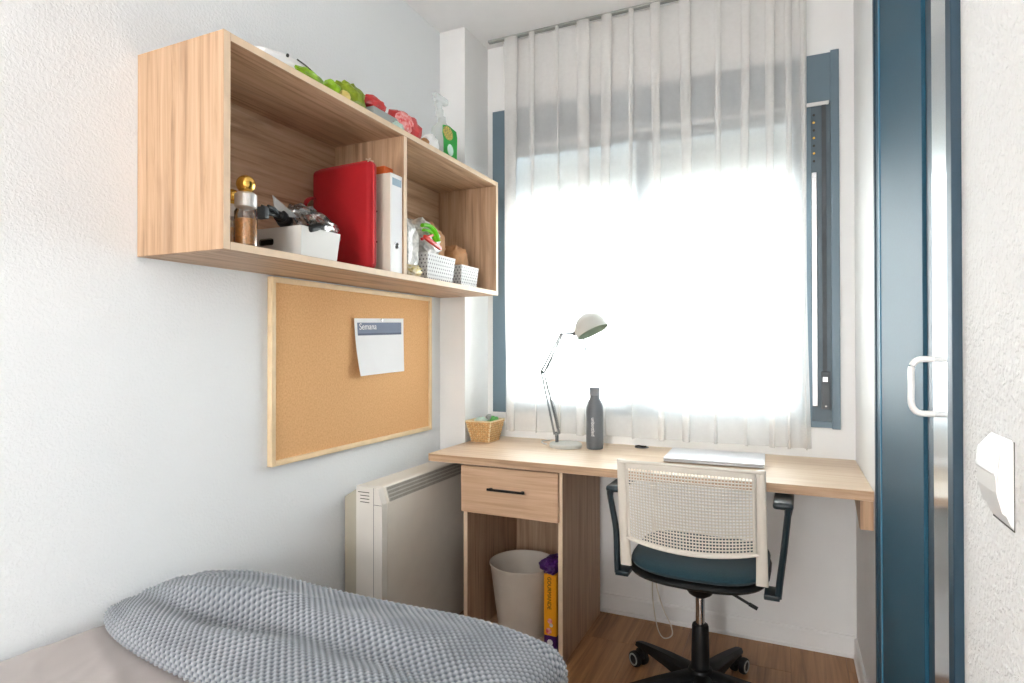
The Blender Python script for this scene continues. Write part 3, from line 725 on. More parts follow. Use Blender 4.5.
bm = nb(); blob(bm, (.185, 2.452, dz+.088), .028, .032, .020, 11, .3, .8); single('mint_tissue_packet', bm, M['mint'], 'pale mint crumpled tissue packet in the rattan basket', 'packet', (.19, 2.455, dz+.07))
bm = nb(); blob(bm, (.225, 2.492, dz+.094), .026, .028, .018, 12, .25, .8); single('green_packet', bm, M['greenp'], 'green crumpled packet in the rattan basket', 'packet', (.235, 2.535, dz+.075))
bm = nb(); blob(bm, (.215, 2.475, dz+.105), .012, .016, .016, 13, .25, .8); single('small_pouch', bm, M['greyslab'], 'small grey pouch on top in the rattan basket', 'pouch', (.215, 2.475, dz+.09))

# ------------------------------------------------------------------ laptop
lt = thing('laptop', 'closed silver laptop lying on the desk behind the chair back', 'laptop', (1.21, 2.42, dz), math.radians(1.5))
bm = nb(); bx(bm, -.175, .175, -.125, .115, .003, .010, .003); part('laptop_base', bm, M['laptop'], lt, local=True)
bm = nb(); bx(bm, -.176, .176, -.126, .116, .0115, .0175, .003); part('laptop_lid', bm, M['laptop'], lt, local=True)
for sx in (-.15, .15):
    for sy in (-.1, .09):
        bm = nb(); lathe(bm, [(.007, 0), (.007, .004)], 12, (sx, sy, 0)); part('rubber_foot', bm, M['rubber'], lt, local=True)

# hanging cord
bm = nb(); tube(bm, catmull([(.962, 2.50, .718), (.952, 2.50, .55), (.962, 2.50, .40), (.956, 2.50, .28), (.955, 2.50, .15), (.975, 2.49, .04), (1.003, 2.475, .006), (1.035, 2.48, .02), (1.03, 2.49, .055), (.995, 2.50, .12), (.967, 2.505, .22), (.975, 2.505, .34), (.965, 2.505, .5), (.972, 2.505, .718)], 8), .0022, 6)
single('power_cord', bm, M['cord'], 'thin white cord looping down to the floor under the desk', 'cord', (.965, 2.50, 0))

# ------------------------------------------------------------------ office chair
CX, CY = 1.200, 2.055
ch = thing('office_chair', 'swivel office chair with cream perforated back and petrol seat at the desk', 'chair', (CX, CY, 0), math.radians(-1))
def cpart(name, bm, mat, label=None, parent=ch, **k): return part(name, bm, mat, parent, label, local=True, **k)
def backy(s, z):                                       # lumbar curve; leans back at the top
    return -.185 - .045*((z-.50)/.34) - .035*(1-(s/.22)**2)
def rail_x(z): return .206-.004*(z-.5)/.34+.0
# perforated panel
bm = nb(); NX, NZ = 41, 27; half = .186; ztop = .838
vo = {}
def sz(i, j):
    s = -half+2*half*i/NX; zb = .592-.018*(1-(s/half)**2); zt = ztop-.006*(s/half)**2
    return s, zb+(zt-zb)*j/NZ
def vv_(i, j):
    if (i, j) not in vo:
        s, z = sz(i, j); vo[(i, j)] = bm.verts.new((s, backy(s, z), z))
    return vo[(i, j)]
for i in range(NX):
    for j in range(NZ):
        q = [vv_(i, j), vv_(i+1, j), vv_(i+1, j+1), vv_(i, j+1)]
        if 1 <= i < NX-1 and 1 <= j < NZ-2:
            c = sum((v_.co for v_ in q), Vector())/4
            inn = [bm.verts.new(c+(v_.co-c)*.70) for v_ in q]
            for k in range(4): bm.faces.new((q[k], q[(k+1) % 4], inn[(k+1) % 4], inn[k]))
        else: bm.faces.new(q)
bp = cpart('backrest', bm, M['chair_w'], smooth=True, auto=None)
md = bp.modifiers.new('thick', 'SOLIDIFY'); md.thickness = .0035; md.offset = 0
for sg in (-1, 1):
    bm = nb(); pts = []; rg = []
    for k in range(13):
        z = .497+(.838-.497)*k/12; xx = sg*(.198+.001*k/12)
        pts.append((xx, backy(.198, z)+.004+.010*(1-k/12)**2, z))
    rings = []
    for k, p in enumerate(pts):
        w = .0165-.0045*k/12; t = .0075; sec = []
        for (a, b) in ((-1, -.6), (-.8, -1), (.8, -1), (1, -.6), (1, .6), (.8, 1), (-.8, 1), (-1, .6)): sec.append(bm.verts.new((p[0]+a*w, p[1]+b*t, p[2])))
        rings.append(sec)
    for a, b in zip(rings, rings[1:]):
        for i in range(8): bm.faces.new((a[i], a[(i+1) % 8], b[(i+1) % 8], b[i]))
    bm.faces.new(rings[0]); bm.faces.new(rings[-1])
    cpart('back_upright', bm, M['chair_w'], smooth=True, auto=.9)
bm = nb(); tube(bm, [(s, backy(s, .838)+.001, .838-.006*(s/.186)**2) for s in np.linspace(-.206, .206, 24)], .0055, 8); cpart('top_rail', bm, M['chair_w'])
bm = nb(); tube(bm, [(s, backy(s, .60)+.001, .592-.018*(1-(s/.186)**2)) for s in np.linspace(-.19, .19, 24)], .005, 8); cpart('lower_rail', bm, M['chair_w'])
# seat
def seat_grid(bm, z0, z1, hw, yf, yb, e=.28, dish=.012, n=40, m=10):
    rows = []
    cy = (yf+yb)/2; hy = (yf-yb)/2
    for k in range(m+1):
        ph = -PI/2+PI*k/m; rr = max(.02, abs(math.cos(ph))**.35); zz = (z0+z1)/2+(z1-z0)/2*math.sin(ph); row = []
        for i in range(n):
            th = 2*PI*i/n; c, s = math.cos(th), math.sin(th)
            px = math.copysign(abs(c)**e**.5, c); py = math.copysign(abs(s)**e**.5, s)
            row.append(bm.verts.new((px*hw*rr, cy+py*hy*rr, zz+dish*(px*rr)**2*.9)))
        rows.append(row)
    for a, b in zip(rows, rows[1:]):
        for i in range(n): bm.faces.new((a[i], a[(i+1) % n], b[(i+1) % n], b[i]))
    bm.faces.new(rows[0]); bm.faces.new(rows[-1])
bm = nb(); seat_grid(bm, .462, .512, .210, .235, -.185); cpart('seat_cushion', bm, M['teal_fab'], 'petrol blue fabric cushion')
bm = nb(); seat_grid(bm, .440, .480, .214, .230, -.192, dish=.016); cpart('seat_shell', bm, M['black'], 'black plastic under-shell')
bm = nb(); lathe(bm, [(.020, .366), (.036, .376), (.052, .398), (.062, .442)], 28, (0, 0, 0)); bx(bm, -.10, .10, -.07, .09, .425, .445, .006); cpart('mechanism', bm, M['black'])
bm = nb(); tube(bm, [(.045, 0, .412), (.10, -.005, .393), (.172, -.01, .362)], .0048, 8); tube(bm, [(.150, -.008, .371), (.175, -.01, .361)], .0065, 8); cpart('lever', bm, M['black'])
bm = nb(); lathe(bm, [(.0145, .26), (.0145, .38)], 24); cpart('gas_lift', bm, M['chrome'], 'chrome gas lift column')
bm = nb(); lathe(bm, [(.030, .10), (.0265, .27), (.024, .276), (.016, .278)], 28); cpart('column_sleeve', bm, M['black'])
for sg in (-1, 1):
    bm = nb(); ox = -.012
    tube(bm, catmull([(sg*.238, -.135, .452), (sg*.243, -.125, .50), (sg*.253, -.100, .58), (sg*.266+ox*.5, -.078, .645), (sg*.276+ox, -.050, .682), (sg*.278+ox, -.02, .692), (sg*.268+ox, .03, .690)], 5), [.0125]*20+[.014]*11, 10, flat=(1.1, .8), up=(1, 0, 0))
    bx(bm, min(sg*.200, sg*.243), max(sg*.200, sg*.243), -.15, -.07, .447, .462, .003)
    am = cpart('armrest', bm, M['arm'])
    bm = nb(); bx(bm, sg*.262+ox-.029, sg*.262+ox+.029, -.055, .19, .688, .710, .009, seg=3); part('arm_pad', bm, M['arm'], am, local=True)
leg_mesh = None
for k in range(5):
    ang = math.radians(72+72*k)
    if k == 0:
        bm = nb(); rings = []
        for (q, w, zt, zb) in ((.0, .034, .128, .065), (.05, .031, .125, .072), (.15, .026, .115, .079), (.24, .021, .102, .080), (.295, .017, .092, .076), (.312, .012, .086, .074)):
            rings.append([bm.verts.new(p) for p in ((q, -w, zb), (q, w, zb), (q, w, zt-.012), (q, w*.55, zt), (q, -w*.55, zt), (q, -w, zt-.012))])
        for a, b in zip(rings, rings[1:]):
            for i in range(6): bm.faces.new((a[i], a[(i+1) % 6], b[(i+1) % 6], b[i]))
        bm.faces.new(rings[0]); bm.faces.new(rings[-1])
        lg = part('leg', bm, M['black'], ch, local=True, auto=.7)
        cs = []
        bm = nb(); tube(bm, [(.295, 0, .046), (.295, 0, .080)], .006, 10)
        for s in (-1, 1):
            lathe(bm, [(.016, 0), (.0265, .002), (.028, .006), (.028, .016), (.0265, .020), (.006, .021)], 24, (.305, s*.006, .028), Matrix.Rotation(-s*PI/2, 3, 'X'))
            lathe(bm, [(.0215, .0), (.0215, .002), (.0165, .002), (.0165, .0)], 24, (.305, s*.0265, .028), Matrix.Rotation(-s*PI/2, 3, 'X'), mi=1, cap0=False, cap1=False)
        bx(bm, .278, .315, -.008, .008, .030, .062, .006)
        c0_ = part('caster', bm, [M['rubber'], M['greyslab']], lg, local=True, auto=.7)
        lg.rotation_euler = (0, 0, ang); c0_.rotation_euler = (0, 0, 0)
        # caster swivel
        c0_.location = (0, 0, 0)
    else:
        l2 = lg.copy(); COL.objects.link(l2); l2.rotation_euler = (0, 0, ang); l2.parent = ch
        c2_ = c0_.copy(); COL.objects.link(c2_); c2_.parent = l2
bm = nb(); lathe(bm, [(.040, .062), (.044, .07), (.043, .118), (.036, .134), (.028, .138)], 30); cpart('hub', bm, M['black'])

# ------------------------------------------------------------------ bed and blanket
bd = thing('bed', 'low single bed with taupe sheet along the left wall in the foreground', 'bed', (.53, .15, 0))
BX0, BX1, BY0, BY1, BZ = .015, 1.035, -.88, 1.130, .550
bm = nb(); bx(bm, BX0+.01, BX1-.01, BY0+.01, BY1-.01, .14, .33, .01); part('bed_base', bm, M['bedb'], bd)
for sx in (BX0+.08, BX1-.08):
    for sy in (BY0+.1, BY1-.1):
        bm = nb(); lathe(bm, [(.025, 0), (.030, .141)], 16, (sx, sy, 0)); part('leg', bm, M['black'], bd)
def fold(x, y, k=1.0):
    f = 0
    for (a, b, p, w) in ((9, 5, .3, .0035), (15, -7, 1.9, .0025), (22, 13, 4.0, .0018), (5, 17, 2.2, .003), (31, 9, .7, .0012), (12, 26, 5.1, .0014)):
        f = f+w*(1-np.abs(np.sin(a*x+b*y+p+.8*np.sin(4*x+3*y+p))))**2*2
    return f*k
nx, ny = 150, 260
# closed loop cross section would hide below; build top + sides as a height cap
uu = np.linspace(-1, 1, nx); vv = np.linspace(-1, 1, ny)
Ug, Vg = np.meshgrid(uu, vv, indexing='ij')
def edge_map(t, a, b, R=.045, drop=.22):
    s = np.abs(t); k = .86; half = (b-a)/2; c = (a+b)/2
    flat = np.minimum(s/k, 1)*(half-R); over = np.clip((s-k)/(1-k), 0, 1)
    arc = np.clip(over/.35, 0, 1)*PI/2; pos = flat+R*np.sin(arc); dz_ = R*(1-np.cos(arc))+np.clip((over-.35)/.65, 0, 1)*drop
    return c+np.sign(t)*pos, dz_
Xs, dxz = edge_map(Ug, BX0, BX1); Ys, dyz = edge_map(Vg, BY0, BY1)
Zs = BZ-np.maximum(dxz, dyz) + fold(Xs, Ys)*(np.maximum(dxz, dyz) < .03)*1.3*(1-.8*np.clip((Ys-.62)/.2, 0, 1)) + .012*np.exp(-((Xs-.05)/.12)**2-((Ys-.62)/.25)**2)
o = grid_mesh('mattress', np.stack([Xs, Ys, Zs], 2), M['sheet'], bd.location, bd); o['label'] = 'mattress in a taupe fitted sheet'
# blanket: folded band of waffle knit across the foot of the bed
c_ = .0082; step = c_/4
La, Lb = 1.03+.26, .075+.34+.06+.20
a = np.arange(0, La, step); tb = np.arange(0, Lb, step)
A, Bq = np.meshgrid(a, tb, indexing='ij')
RT = .024
xs = 1.030; ra = .040
ov = np.clip(A-(xs-.03), 0, None); arc = np.clip(ov/ra, 0, PI/2)
X = np.where(A < xs-.03, .022+A, 0); X = np.where(A >= xs-.03, .022+(xs-.03)+ra*np.sin(arc)+.02*np.clip(ov-ra*PI/2, 0, None), X)
dzx = ra*(1-np.cos(arc))+np.clip(ov-ra*PI/2, 0, None)
yf = .768+.117*np.exp(-(X-.022)/.13)-.04*np.clip(X-.5, 0, 1)+.006*np.sin(9*X)
yb = 1.168-.075*np.exp(-(X-.022)/.07)+.006*np.sin(7*X+1)-.035*np.clip((X-.85)/.2, 0, 1)**2
l1 = PI*RT; Ltop = Lb-l1-.06-.20
t1 = np.clip(Bq/l1, 0, 1)*PI; f2 = np.clip((Bq-l1)/Ltop, 0, 1); o3 = np.clip(Bq-l1-Ltop, 0, None); t3 = np.clip(o3/.038, 0, PI/2)
Y = np.where(Bq < l1, yf+RT-RT*np.sin(t1), 0)
ytop0 = yf+RT; ytop1 = yb-.038
Y = np.where(Bq >= l1, ytop0+(ytop1-ytop0)*f2+.038*np.sin(t3), Y)
zb0 = .5570
Z = np.where(Bq < l1, zb0+RT-RT*np.cos(t1), zb0+2*RT-.038*(1-np.cos(t3))-np.clip(o3-.038*PI/2, 0, None))
ontop = np.clip(Bq/l1, 0, 1)*(1-np.clip(o3/.05, 0, 1))
bul = .010*np.sin(PI*f2)**.8
wr = 0
for (p, q, ph, w, sh_) in ((6.5, 30, .4, .0140, 1.6), (3.0, 19, 2.4, .010, 1.3), (11, 50, 1.0, .008, 1.5), (5, -23, 3.3, .005, 1.2)):
    wr = wr+w*np.sin(p*X*sh_+q*(Y-.25*X)+ph+.9*np.sin(5*X+ph))
wr = wr*(.35+.65*np.exp(-((X-.25)/.35)**2)+.25*np.exp(-((X-.75)/.2)**2))
Z = Z+ontop*(bul+wr*np.clip(np.sin(PI*np.clip(f2, .04, 1)), .1, 1)) + .010*ontop*np.exp(-((X-.30)/.14)**2-((Y-1.10)/.08)**2)
qf = (Y-.90)/(X+.28)
Z = Z+ontop*.017*(1-np.abs(np.sin(13*qf+1.1*np.sin(6*X)+.6)))**1.6*np.exp(-((X-.28)/.30)**2)*np.clip(np.sin(PI*np.clip(f2, .03, 1)), 0, 1)
Z = Z-dzx-ontop*.032*np.clip((X-.78)/.28, 0, 1)**1.6-ontop*.018*(1-np.clip((X-.022)/.17, 0, 1))
lf_ = np.clip((X-.022)/.05, 0, 1); Z = zb0+(Z-zb0)*np.where(Z > zb0, np.sqrt(1-(1-lf_)**2)*.9+.1, 1)
Z = np.maximum(Z, .24)
P = np.stack([X, Y, Z], 2)
du = np.gradient(P, axis=0); dv_ = np.gradient(P, axis=1); Nn = np.cross(du, dv_); Nn /= np.maximum(np.linalg.norm(Nn, axis=2, keepdims=True), 1e-9)
if Nn[len(a)//3, len(tb)//2, 2] < 0: Nn = -Nn
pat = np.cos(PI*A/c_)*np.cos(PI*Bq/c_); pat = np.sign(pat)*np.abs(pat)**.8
P = P+Nn*(pat*.0034)[..., None]
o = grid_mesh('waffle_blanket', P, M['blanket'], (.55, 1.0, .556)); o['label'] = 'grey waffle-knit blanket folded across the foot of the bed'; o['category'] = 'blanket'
at_ = o.data.attributes.new('pit_shade', 'FLOAT', 'POINT'); at_.data.foreach_set('value', np.clip(pat*.9+.55, 0, 1).astype(np.float32).ravel())   # pit shade put into the colour: dark pits, paler raised loops

# ------------------------------------------------------------------ things in the shelf, left compartment
def perfume(px, py, s, lab):
    t = thing('perfume_bottle', lab, 'perfume bottle', (px, py, ZF), 0, 'perfume bottles on the shelf')
    bm = nb(); lathe(bm, [(.022*s, 0), (.0265*s, .003), (.0265*s, .086*s), (.022*s, .094*s), (.0215*s, .096*s)], 28, (px, py, ZF)); part('glass_body', bm, M['glass'], t, 'clear glass body')
    bm = nb(); lathe(bm, [(.0225*s, .004), (.0250*s, .006), (.0250*s, .068*s), (.018*s, .070*s)], 24, (px, py, ZF)); part('amber_fill', bm, M['amber'], t, 'amber contents')
    bm = nb(); lathe(bm, [(.022*s, .0955*s), (.0255*s, .098*s), (.0255*s, .128*s), (.020*s, .133*s)], 28, (px, py, ZF)); part('collar', bm, M['silverm'], t, 'silver-white collar')
    bm = nb(); lathe(bm, [(.010*s, .132*s)]+[(.0225*s*math.sin(a), (.154-.0225*math.cos(a))*s) for a in [PI*k/12 for k in range(2, 12)]]+[(.0008, .1765*s)], 28, (px, py, ZF)); part('stopper', bm, M['gold'], t, 'round gold ball stopper')
perfume(.262, 1.066, 1.0, 'perfume bottle with gold ball stopper and amber fill at the shelf front')
perfume(.150, 1.122, .95, 'smaller gold-capped perfume bottle half hidden behind the shelf side')
tr = thing('storage_tray', 'white plastic storage tray holding black gadgets next to the red sleeve', 'tray', (.16, 1.32, ZF))
tx0, tx1, ty0, ty1, th = .055, .272, 1.238, 1.380, .085
bm = nb(); fl_ = .012
def ring(x0, x1, y0, y1, z): return [bm.verts.new(p) for p in ((x0, y0, z), (x1, y0, z), (x1, y1, z), (x0, y1, z))]
r0 = ring(tx0, tx1, ty0, ty1, ZF); r1_ = ring(tx0-.004, tx1+.004, ty0-.002, ty1+fl_, ZF+th); r2_ = ring(tx0-.001, tx1+.001, ty0+.001, ty1+fl_-.003, ZF+th); r3_ = ring(tx0+.003, tx1-.003, ty0+.003, ty1-.003, ZF+.003)
bm.faces.new(r0); bm.faces.new(r3_)
for q, w in ((r0, r1_), (r1_, r2_), (r2_, r3_)):
    for k in range(4): bm.faces.new((q[k], q[(k+1) % 4], w[(k+1) % 4], w[k]))
part('tray_body', bm, M['whitebox'], tr, smooth=False)
bm = nb(); bx(bm, .125, .175, ty0-.0035, ty0+.002, ZF+.038, ZF+.056, .006, seg=3); part('grip_slot', bm, M['black'], tr, 'black rounded slot in the side')
# black gadget with prongs
g = thing('black_hair_clipper', 'black gadget with pronged head leaning out of the white tray', 'gadget', (.20, 1.23, ZF+th))
bm = nb(); gz = ZF+th+.020
tube(bm, catmull([(.235, 1.19, gz+.002), (.225, 1.215, gz+.003), (.20, 1.25, gz+.004), (.17, 1.29, gz-.002)], 5), [.012]+[.013]*3+[.019]*5+[.022]*4+[.016]*3, 14, flat=(1, .9)); part('gadget_body', bm, M['black'], g)
for k, (dx, dz_) in enumerate(((-.012, .012), (.0, -.002), (.01, .010))):
    bm = nb(); tube(bm, [(.236+dx*.4, 1.192, gz+dz_*.4), (.243+dx, 1.165, gz+dz_), (.244+dx, 1.142, gz+dz_*1.2)], .0055, 8, flat=(.7, 1)); part('prong', bm, M['black'], g)
bm = nb(); bx(bm, .226, .256, 1.130, 1.146, gz-.020, gz+.012, .003); part('clip_head', bm, M['grey_pl'], g)
g2 = thing('black_remote', 'black oblong gadget lying in clear film over the tray edge', 'gadget', (.24, 1.31, ZF+th))
bm = nb(); bx(bm, -.016, .016, -.045, .045, -.010, .010, .008, seg=3, rot=Matrix.Rotation(.30, 4, 'X') @ Matrix.Rotation(.15, 4, 'Z')); bmesh.ops.translate(bm, vec=(.262, 1.305, ZF+th+.006), verts=bm.verts); part('gadget_body', bm, M['black'], g2)
bm = nb(); bx(bm, -.006, .006, -.02, .02, .010, .012, .002, rot=Matrix.Rotation(.30, 4, 'X')); bmesh.ops.translate(bm, vec=(.262, 1.305, ZF+th+.006), verts=bm.verts); part('button_strip', bm, M['grey_pl'], g2)
bm = nb(); bx(bm, -.012, .012, -.03, .03, -.007, .007, .006, seg=3, rot=Matrix.Rotation(-.35, 4, 'X')); bmesh.ops.translate(bm, vec=(.25, 1.385, ZF+th-.002), verts=bm.verts)
single('black_adapter', bm, M['black'], 'small black adapter at the far end of the film bag', 'gadget', (.25, 1.385, ZF+th-.01))
bm = nb(); blob(bm, (.225, 1.325, ZF+th+.020), .052, .085, .036, 31, .22, .8, nu=20, nv=13, rot=Matrix.Rotation(-.30, 3, 'X'), fr=3.5)
prism(bm, [(1.175, ZF+th+.070), (1.185, ZF+th+.020), (1.27, ZF+th+.028), (1.24, ZF+th+.040)], 0, .235, .2365, mi=1)
single('clear_film_bag', bm, [M['film'], M['clearw']], 'crumpled clear film bag on top of the white tray', 'bag', (.225, 1.325, ZF+th), smooth=False)
# red sleeve
rs = thing('red_laptop_sleeve', 'red zipped laptop sleeve standing upright beside the binder', 'sleeve', (.15, 1.56, ZF))
rot = Matrix.Rotation(math.radians(-4), 4, 'Z')
bm = nb(); vs = bx(bm, -.128, .128, -.022, .022, -.172, .172, .019, seg=5, rot=rot); bmesh.ops.translate(bm, vec=(.148, 1.560, ZF+.1745), verts=bm.verts); part('sleeve_body', bm, M['red'], rs, auto=None)
bm = nb(); pts = []
for k in range(41):
    a = 2*PI*k/40; c, s = math.cos(a), math.sin(a); pts.append(rot @ Vector((math.copysign(abs(c)**.16, c)*.1285, -.004, math.copysign(abs(s)**.14, s)*.1722)) + Vector((.148, 1.560, ZF+.1748)))
tube(bm, pts, .0028, 6); part('piping', bm, M['redp'], rs, 'brighter red piping')
bm = nb(); e_ = rot @ Vector((.125, -.024, .168)) + Vector((.148, 1.560, ZF+.1745)); tube(bm, [e_, e_+Vector((.010, -.004, .002)), e_+Vector((.012, -.018, -.012))], .002, 6); tube(bm, [e_+Vector((-.01, .0, .004)), e_+Vector((.012, .01, -.004))], .002, 6); part('zip_pull', bm, M['zip'], rs, 'pale zip pull')
bm = nb(); tube(bm, catmull([(.04, 1.535, ZF+.245), (.05, 1.515, ZF+.243), (.055, 1.49, ZF+.225), (.05, 1.485, ZF+.19), (.04, 1.53, ZF+.15)], 6), .006, 8, flat=(2, .6)); part('carry_strap', bm, M['red'], rs)
# binder
bn = thing('lever_arch_binder', 'cream lever arch binder with white spine against the shelf divider', 'binder', (.15, 1.64, ZF))
q0, q1, bh = 1.611, 1.674, .322
bm = nb(); bx(bm, .014, .292, q0, q0+.003, ZF, ZF+bh, .0006, seg=1); bx(bm, .014, .292, q1-.003, q1, ZF, ZF+bh, .0006, seg=1); part('cover', bm, M['binder'], bn, smooth=False)
bm = nb(); bx(bm, .02, .282, q0+.004, q1-.004, ZF+.006, ZF+bh-.012, 0); part('paper_block', bm, M['binder'], bn, smooth=False)
bm = nb(); bx(bm, .292, .296, q0, q1, ZF, ZF+bh, .001, seg=1); sp = part('spine', bm, M['binder_w'], bn, 'white spine', smooth=False)
bm = nb(); bx(bm, .2962, .2968, q0+.007, q1-.007, ZF+bh-.038, ZF+bh-.014); part('spine_label', bm, M['bluelab'], sp, 'pale blue label strip', smooth=False)
bm = nb(); bx(bm, .2961, .2965, q0+.006, q1-.006, ZF+.10, ZF+bh-.04); part('spine_window', bm, M['paper'], sp, smooth=False)
bm = nb(); tube(bm, [(.2968, q0+.031+.011*math.cos(2*PI*k/20), ZF+.088+.011*math.sin(2*PI*k/20)) for k in range(21)], .0014, 6); part('finger_ring', bm, M['chrome'], sp)
bm = nb(); lathe(bm, [(.0098, 0), (.0098, .0008)], 20, (.2961, q0+.031, ZF+.088), Matrix.Rotation(PI/2, 3, 'Y')); part('finger_hole', bm, M['dark'], sp)
for zz in (.10, .20):
    bm = nb(); lathe(bm, [(.003, 0), (.003, .0008)], 12, (.24, q0-.0004, ZF+zz), Matrix.Rotation(PI/2, 3, 'X')); part('rivet', bm, M['dark'], bn)
bm = nb(); bx(bm, .12, .262, q0+.012, q1-.004, ZF+bh+.0005, ZF+bh+.030, .002, seg=1); single('orange_box', bm, M['orange'], 'small orange box lying on top of the cream binder', 'box', (.19, q0+.03, ZF+bh))

# ------------------------------------------------------------------ right compartment
def perf_box(name, label, x0, x1, y0, y1, h, flare):
    t = thing(name, label, 'basket', ((x0+x1)/2, (y0+y1)/2, ZF), 0, 'white perforated baskets on the shelf')
    bm = nb()
    def ring(e, z, i=0): return [bm.verts.new(p) for p in ((x0-e+i, y0-e+i, z), (x1+e-i, y0-e+i, z), (x1+e-i, y1+e-i, z), (x0-e+i, y1+e-i, z))]
    a = ring(0, ZF); b = ring(flare, ZF+h); c = ring(flare, ZF+h, .003); d = ring(0, ZF+.003, .003)
    bm.faces.new(a); bm.faces.new(d)
    for q, w in ((a, b), (b, c), (c, d)):
        for k in range(4): bm.faces.new((q[k], q[(k+1) % 4], w[(k+1) % 4], w[k]))
    part('basket_body', bm, M['perf'], t, smooth=False)
    bm = nb(); rows = 7
    for s in (0, 1):
        L_ = (x1-x0) if s == 0 else (y1-y0); nc = int(L_/.013)
        for rI in range(rows):
            for k in range(nc):
                f = (k+.5+(.25 if rI % 2 else -.25))/nc; tt = (rI+.6)/(rows+.4); z = ZF+h*tt; e = flare*tt+.0006; w = .0036
                if s == 0: p = (x0-e+(x1-x0+2*e)*f, y0-e); vs = [(p[0]-w, p[1], z), (p[0], p[1], z-w*1.2), (p[0]+w, p[1], z), (p[0], p[1], z+w*1.2)]
                else: p = (x1+e, y0-e+(y1-y0+2*e)*f); vs = [(p[0], p[1]-w, z), (p[0], p[1], z-w*1.2), (p[0], p[1]+w, z), (p[0], p[1], z+w*1.2)]
                bm.faces.new([bm.verts.new(v_) for v_ in vs])
    part('perforations', bm, M['perfd'], t, smooth=False, kind='stuff')
    return t
perf_box('perforated_basket', 'larger white perforated basket full of packets in the right shelf compartment', .12, .268, 1.87, 2.050, .100, .010)
perf_box('perforated_basket', 'smaller white perforated basket at the right end of the shelf', .15, .258, 2.140, 2.270, .088, .008)
bm = nb(); blob(bm, (.205, 1.785, ZF+.108), .060, .060, .105, 41, .22, .7, flatb=ZF+.0005, nu=18, nv=12, fr=3); t_ = single('printed_snack_bag', bm, M['bagw'], 'white and grey printed snack bag beside the shelf divider', 'bag', (.205, 1.785, ZF), smooth=False)
bm = nb(); blob(bm, (.20, 1.935, ZF+.158), .055, .085, .066, 42, .22, .7, nu=18, nv=12, rot=Matrix.Rotation(-.45, 3, 'X'), fr=3); single('crumpled_white_bag', bm, M['bagw'], 'crumpled white bag closed by clips in the larger perforated basket', 'bag', (.19, 1.925, ZF+.09), smooth=False)
bm = nb(); blob(bm, (.15, 2.055, ZF+.160), .06, .080, .080, 43, .22, .75, rot=Matrix.Rotation(-.5, 3, 'X')); single('brown_paper_bag', bm, M['kraft'], 'brown paper bag at the back of the larger perforated basket', 'bag', (.13, 2.0, ZF+.09))
bm = nb(); blob(bm, (.185, 2.205, ZF+.118), .045, .060, .055, 44, .18, .5); single('brown_packet', bm, M['kraft'], 'brown packet standing in the smaller perforated basket', 'packet', (.20, 2.185, ZF+.07))
bm = nb(); blob(bm, (.265, 1.775, ZF+.022), .024, .045, .021, 45, .3, .8, flatb=ZF+.0005); single('yellow_snack_pouch', bm, mk('mustard_pouch', '#c9b25a', .4, var=.3, vs=60, col2='#ece6d8'), 'small mustard and white pouch on the shelf floor by the divider', 'packet', (.265, 1.775, ZF))
t_ = thing('green_bag_clip', 'bright green plastic bag clip on the crumpled white bag', 'clip', (.25, 1.88, ZF+.18))
bm = nb(); tube(bm, catmull([(.262, 1.848, ZF+.196), (.268, 1.875, ZF+.200), (.272, 1.905, ZF+.192), (.274, 1.925, ZF+.172), (.274, 1.935, ZF+.150)], 5), .011, 8, flat=(1, .7)); part('upper_jaw', bm, M['greenc'], t_)
bm = nb(); tube(bm, catmull([(.262, 1.855, ZF+.180), (.268, 1.885, ZF+.180), (.270, 1.910, ZF+.165), (.270, 1.922, ZF+.145)], 5), .008, 8, flat=(1, .7)); part('lower_jaw', bm, M['greenc'], t_)
t_ = thing('red_bag_clip', 'long red plastic bag clip below the green clip', 'clip', (.26, 1.90, ZF+.13))
bm = nb(); bx(bm, -.006, .006, -.058, .058, -.0075, .0075, .003, rot=Matrix.Rotation(-.24, 4, 'X')); bmesh.ops.translate(bm, vec=(.276, 1.895, ZF+.139), verts=bm.verts); part('upper_bar', bm, M['redc'], t_)
bm = nb(); bx(bm, -.005, .005, -.04, .04, -.005, .005, .002, rot=Matrix.Rotation(.35, 4, 'X')); bmesh.ops.translate(bm, vec=(.272, 1.865, ZF+.155), verts=bm.verts); part('lower_bar', bm, M['redw'], t_)

# ------------------------------------------------------------------ things on top of the shelf
def top_blob(name, label, cat, mat, c, r_, seed, cr=.3, e=.8, rot=None, extra=None):
    bm = nb(); blob(bm, c, *r_, seed, cr, e, rot=rot, flatb=ZT+.0005, nu=13, nv=9, fr=2.6)
    if extra: blob(bm, *extra, flatb=ZT+.0005)
    return single(name, bm, mat, label, cat, (c[0], c[1], ZT), smooth=False)
wc = thing('white_carrier_bag', 'white plastic carrier bag lying on the left of the shelf top', 'bag', (.22, 1.24, ZT))
bm = nb(); blob(bm, (.22, 1.235, ZT+.016), .05, .115, .042, 51, .14, .8, flatb=ZT+.0005, nu=36, nv=22); part('bag_body', bm, M['binder_w'], wc)
bm = nb(); tube(bm, [(.262, 1.20, ZT+.046), (.258, 1.205, ZT+.052)], .004, 8); part('dark_print', bm, M['dark'], wc); bm = nb(); tube(bm, catmull([(.262, 1.235, ZT+.052), (.262, 1.27, ZT+.048), (.262, 1.31, ZT+.038)], 4), .002, 6); part('dark_print', bm, M['dark'], wc)
top_blob('lime_wrapper', 'small lime green wrapper in front of the white carrier bag', 'packet', M['lime'], (.280, 1.258, ZT+.010), (.016, .050, .018), 52)
top_blob('yellow_green_wrapper', 'small yellow-green wrapper on the shelf top between the two lime wrappers', 'packet', M['lime'], (.275, 1.355, ZT+.014), (.018, .026, .022), 53)
